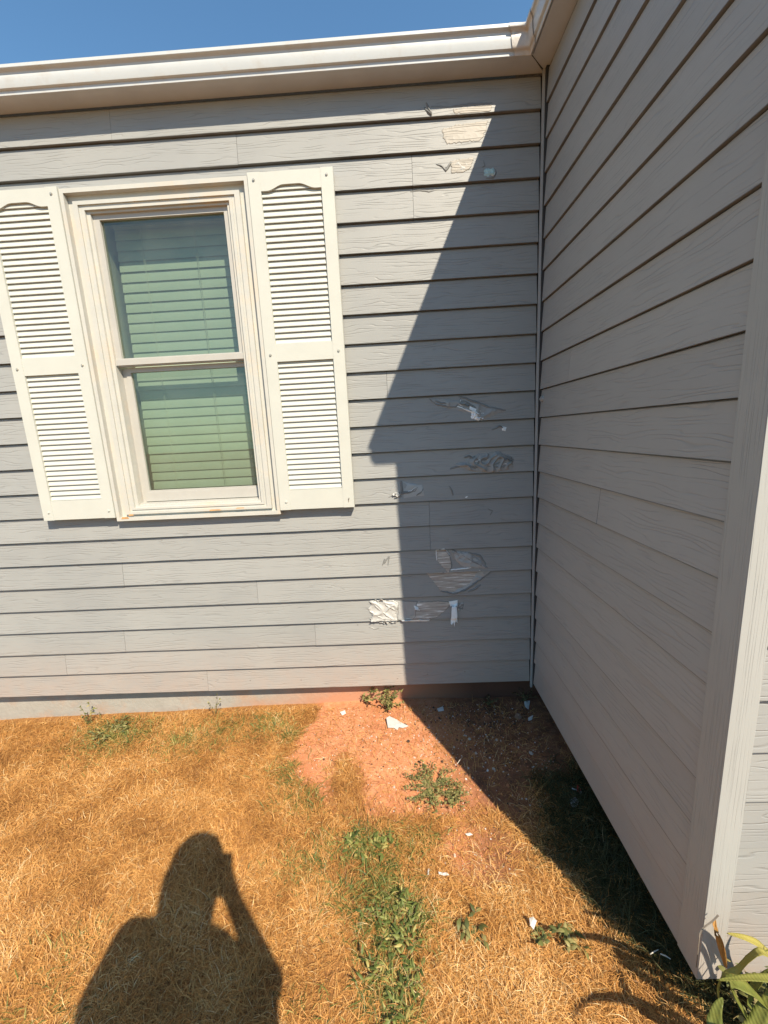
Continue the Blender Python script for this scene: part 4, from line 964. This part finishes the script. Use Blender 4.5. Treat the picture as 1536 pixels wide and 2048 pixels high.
# leaves behind the photographer's right that throw the wispy shadows across the shaded grass
strap([(L(.9), L(-11.2), iz), (L(.5), L(-11.6), L(1.2)), (L(0.15), L(-11.9), L(2.0)), (L(-.55), L(-12.0), L(2.15)), (L(-1.2), L(-12.1), L(1.9))], .024, M_STRAP, iris, .5)
strap([(L(1.3), L(-11.3), iz), (L(1.0), L(-11.3), L(1.4)), (L(.5), L(-11.3), L(2.4)), (L(-.3), L(-11.2), L(2.5)), (L(-.9), L(-11.1), L(2.3))], .02, M_STRAP, iris, .6)
strap([(L(1.6), L(-11.6), iz), (L(2.0), L(-11.8), L(1.6)), (L(2.4), L(-12.2), L(2.2)), (L(2.9), L(-12.6), L(1.7))], .024, M_STRAP, iris, .5)
M_TWIG = plain('twig_bark', (.17, .14, .11), .8, .15, 60, 0)
dead = empty('dead_leaf', tuple(onY(1440, 1925, L(-9.95)))); tag(dead, 'curled rust brown dead leaf and bent twig leaning on the corner post', 'dead leaf')
strap([Y3(1449, 1932, -9.9), Y3(1440, 1905, -9.92), Y3(1433, 1878, -9.95), Y3(1429, 1855, -9.95), Y3(1431, 1838, -9.9)], .014, M_DEAD, dead, .7, .7, 'blade', wprof=lambda t: math.sin(math.pi * min(1, t * .9 + .12)) ** .8)
strap([Y3(1452, 1935, -9.95), Y3(1445, 1895, -9.98), Y3(1436, 1868, -10.0), Y3(1428, 1860, -10.0)], .009, M_DEAD, dead, .6, .5, 'blade')
strap([Y3(1437, 1830, -9.92), Y3(1425, 1842, -9.95), Y3(1403, 1860, -10.0), Y3(1398, 1885, -10.05), Y3(1393, 1935, -10.0)], .0035, M_TWIG, dead, .2, .2, 'twig', wprof=lambda t: 1 - .4 * t)
M_LSTICK = plain('bleached_stick', (.6, .55, .46), .8, .1, 50, 0)
for (a, b, r_, lab) in (((1318, 1934), (1338, 1948), .0016, 'short bleached stick in the dark grass left of the post'), ((1298, 1932), (1314, 1926), .0013, 'thin bleached stick beside the short one by the post'), ((914, 1523), (926, 1510), .001, 'straw stub crossing the shadow edge')):
    mb = MB(); p, q = onZ(*a, -.095), onZ(*b, -.095); z_ = gz(p.x, p.y) + .03; p.z = z_; q.z = z_ + .006; mb.tube([p, (p + q) / 2 + Vector((0, 0, .002)), q], [r_, r_ * 1.1, r_ * .7], 6); o = mb.build('stick', M_LSTICK); tag(o, lab, 'stick')

# ------------------------------------------------------------------ the photographer (casts the shadow on the lawn)
GP = gz0(L(-6.2), L(-17.2))
def capsule(b, p, q, r0, r1, seg=14):
    p, q = Vector(p), Vector(q); ax = (q - p); ln = ax.length; rot = ax.to_track_quat('Z', 'Y').to_matrix()
    rings = []
    for k in range(5): a = -math.pi / 2 + (k + .6) * math.pi / 2 / 5.; rings.append((r0 * math.sin(a), r0 * math.cos(a)))
    for k in range(5): t = k / 4; rings.append((ln * t, r0 + (r1 - r0) * t))
    for k in range(1, 5): a = k * math.pi / 2 / 5; rings.append((ln + r1 * math.sin(a), r1 * math.cos(a)))
    prev = None; first = None
    for (h, r) in rings:
        ring_ = [b.verts.new(p + rot @ Vector((r * math.cos(2 * math.pi * i / seg), r * math.sin(2 * math.pi * i / seg), h))) for i in range(seg)]
        if prev:
            for i in range(seg): b.faces.new([prev[i], prev[(i + 1) % seg], ring_[(i + 1) % seg], ring_[i]])
        else: first = ring_
        prev = ring_
    b.faces.new(first[::-1]); b.faces.new(prev)
def ell(b, c, r, rot=None):
    mt_ = Matrix.Translation(Vector(c)) @ (rot.to_4x4() if rot else Matrix.Identity(4)) @ Matrix.Diagonal((*r, 1))
    bmesh.ops.create_uvsphere(b, u_segments=20, v_segments=14, radius=1, matrix=mt_)
def remeshed(name, b, mat, parent, vox=.006, smooth_it=3):
    me = bpy.data.meshes.new(name); bmesh.ops.recalc_face_normals(b, faces=b.faces); b.to_mesh(me); b.free(); me.materials.append(mat)
    o = link(bpy.data.objects.new(name, me))
    if parent: setp(o, parent)
    r = o.modifiers.new('r', 'REMESH'); r.mode = 'VOXEL'; r.voxel_size = vox; r.use_smooth_shade = True
    s = o.modifiers.new('s', 'SMOOTH'); s.iterations = smooth_it; s.factor = .5
    return o
def Bp(x, dy, z): return Vector((L(x), L(-16.9 + dy), L(z)))     # body space in laps, dy forward from the head
M_SKIN = plain('skin', (.52, .30, .21), .5, .06, 40, .0003); M_HAIR = plain('hair', (.07, .045, .03), .6, .3, 80, .002, .5, 0, 200)
M_SHIRT = plain('shirt_cotton', (.12, .16, .24), .9, .08, 200, .0006, .2, 0, 700); M_JEAN = plain('denim', (.06, .08, .13), .9, .15, 300, .0006, .2, 0, 600); M_SHOE = plain('shoe', (.3, .3, .3), .7, .1, 50, .0005)
person = empty('person', (L(-6.1), L(-17.1), GP)); tag(person, 'person in dark tee and jeans holding a phone up, shadow falling on the dry lawn', 'person')
hc = Bp(-5.85, 0.0, 11.62)
shL, shR = Bp(-7.75, .15, 9.2), Bp(-4.75, -.55, 8.95); elL = Bp(-8.6, .05, 7.25); wrL = Bp(-8.3, .75, 5.4)
elR = Bp(-4.88, .75, 7.6); wrR = Bp(-5.35, .62, 9.75)
hip = Bp(-6.2, -.5, 6.0); hL, hR = Bp(-6.95, -.4, 5.7), Bp(-5.5, -.65, 5.7); kL, kR = Bp(-7.05, -.2, 2.4), Bp(-5.4, -.5, 2.4); aL, aR = Bp(-7.1, -.55, -.45), Bp(-5.35, -.85, -.45)
b = bmesh.new()
ell(b, hc, (.074, .092, .108)); ell(b, hc + Vector((0, .03, -.06)), (.05, .055, .055)); ell(b, hc + Vector((0, .088, -.018)), (.012, .022, .024)); ell(b, hc + Vector((0, .078, .02)), (.045, .018, .012))
for sx in (-1, 1):
    ell(b, hc + Vector((sx * .076, -.005, -.008)), (.009, .02, .032)); ell(b, hc + Vector((sx * .03, .074, -.002)), (.014, .012, .008)); ell(b, hc + Vector((sx * .035, .06, -.035)), (.022, .02, .02))
ell(b, hc + Vector((0, .083, -.056)), (.024, .010, .006)); ell(b, hc + Vector((0, .081, -.066)), (.02, .010, .006)); ell(b, hc + Vector((0, .07, -.095)), (.024, .02, .016))
nk = Bp(-6.1, -.35, 9.7)
capsule(b, hc + Vector((0, -.02, -.06)), nk, .056, .062)
capsule(b, nk, shL, .055, .05); capsule(b, nk, shR, .055, .05)
for a_, c_ in ((shL, hL), (shR, hR)): capsule(b, a_ + (hip - a_) * .15, c_ + Vector((0, 0, .1)), .085, .105)
ell(b, (shL + shR + hip) / 3 + Vector((0, 0, .02)), (.15, .10, .2)); ell(b, hip + Vector((0, 0, .02)), (.165, .115, .13))
capsule(b, shL, elL, .048, .038); capsule(b, elL, wrL, .037, .025); capsule(b, shR, elR, .048, .038); capsule(b, elR, wrR, .037, .025)
for h_, k_, a_ in ((hL, kL, aL), (hR, kR, aR)):
    capsule(b, h_, k_, .085, .055); capsule(b, k_, a_, .053, .035); capsule(b, a_ + Vector((0, -.02, -.04)), a_ + Vector((0, .14, -.055)), .032, .026)
    ell(b, k_.lerp(a_, .3) + Vector((0, -.015, 0)), (.05, .05, .1))
# left hand hanging, palm + five fingers
def hand(b, wr, d_, pn, side, flex):
    d_ = d_.normalized(); side = side.normalized(); pn = pn.normalized()
    for k in range(4): capsule(b, wr + side * (.018 - .012 * k) * .8, wr + d_ * .085 + side * (.030 - .020 * k), .014, .011, 8)
    for k, ln in enumerate((.070, .078, .072, .056)):
        base_ = wr + d_ * .088 + side * (.031 - .021 * k); q = base_; dd = d_.copy()
        for s_, fr_ in enumerate((.45, .32, .23)):
            dd = (dd + pn * flex[s_]).normalized(); e_ = q + dd * ln * fr_; capsule(b, q, e_, .0088 - s_ * .0007, .0082 - s_ * .0007, 8); q = e_
    q = wr + d_ * .025 + side * .025; 
    for s_, ln in enumerate((.04, .032, .026)):
        dd = (side * (1.0 - .35 * s_) + d_ * (.8 + .2 * s_) + pn * .45 * (s_ + .4)).normalized(); e_ = q + dd * ln; capsule(b, q, e_, .0115 - s_ * .001, .0105 - s_ * .001, 8); q = e_
hand(b, wrL, Vector((.02, .1, -1)), Vector((1, 0, 0)), Vector((0, 1, -.1)), (.25, .35, .35))
# right hand behind the phone, fingers along its back edge
PHC = CAM - fw * .0075                       # centre line of the phone body at the lens
hand(b, wrR, (PHC - wrR + Vector((-.01, -.03, -.04))), fw, -rt, (.35, .6, .6))
M_body = remeshed('body', b, M_SKIN, person, .005, 2)
b = bmesh.new()
ell(b, hc + Vector((0, -.018, .018)), (.094, .098, .108)); capsule(b, hc + Vector((-.055, -.045, 0)), Bp(-6.62, -.5, 10.0), .05, .035); capsule(b, hc + Vector((.045, -.05, 0)), Bp(-5.6, -.75, 10.2), .05, .03); capsule(b, hc + Vector((0, -.06, 0)), Bp(-6.1, -.9, 9.9), .07, .05)
cut = []
o = remeshed('hair', b, M_HAIR, person, .008, 3)
b = bmesh.new()
capsule(b, nk + Vector((0, 0, -.035)), shL, .062, .058); capsule(b, nk + Vector((0, 0, -.035)), shR, .062, .058)
for a_, c_ in ((shL, hL), (shR, hR)): capsule(b, a_ + (hip - a_) * .13, c_ + Vector((0, 0, .04)), .1, .125)
ell(b, (shL + shR + hip) / 3 + Vector((0, 0, .0)), (.21, .135, .24)); ell(b, hip + Vector((0, 0, .03)), (.23, .15, .19))
capsule(b, shL, shL.lerp(elL, .62), .06, .062); capsule(b, shR, shR.lerp(elR, .55), .06, .06)
remeshed('shirt', b, M_SHIRT, person, .008, 3)
b = bmesh.new(); ell(b, hip + Vector((0, 0, -.02)), (.18, .128, .13))
for h_, k_, a_ in ((hL, kL, aL), (hR, kR, aR)): capsule(b, h_, k_, .096, .066); capsule(b, k_, a_ + Vector((0, 0, .03)), .064, .055)
remeshed('trousers', b, M_JEAN, person, .009, 3)
for a_ in (aL, aR):
    b = bmesh.new(); capsule(b, a_ + Vector((0, -.03, -.035)), a_ + Vector((0, .15, -.045)), .042, .036); capsule(b, a_ + Vector((0, -.01, 0)), a_ + Vector((0, 0, -.04)), .044, .044); remeshed('shoe', b, M_SHOE, person, .007, 2)
# phone just behind the lens
M_PH = plain('phone_shell', (.03, .03, .035), .25, .05, 40, 0)
M_SCRN = plain('phone_screen', (.02, .02, .022), .08, .02, 40, 0)
ph = empty('phone', tuple(PHC)); tag(ph, 'black slab phone held upright in front of the photographer', 'phone')
def slab(name, cx, cy, hw, hh, d0, d1, mat, rad=.008):
    mb = MB(); n = 6; out = []
    for sx, sy, a0 in ((1, 1, 0), (-1, 1, 90), (-1, -1, 180), (1, -1, 270)):
        for k in range(n + 1): a = R(a0 + 90 * k / n); out.append((cx + sx * (hw - rad) + rad * math.cos(a), cy + sy * (hh - rad) + rad * math.sin(a)))
    f_ = [CAM + rt * x - fw * d0 + up * y for x, y in out]; k_ = [CAM + rt * x - fw * d1 + up * y for x, y in out]
    mb.quad(f_); mb.quad(k_[::-1])
    for i in range(len(out)): mb.quad([f_[i], k_[i], k_[(i + 1) % len(out)], f_[(i + 1) % len(out)]])
    return mb.build(name, mat, ph)
slab('case', -.022, -.052, .036, .073, .004, .0115, M_PH); slab('screen', -.022, -.052, .0335, .0705, .0117, .0121, M_SCRN, .006); slab('camera_bump', .0, 0.0, .014, .016, .002, .004, M_PH, .005)
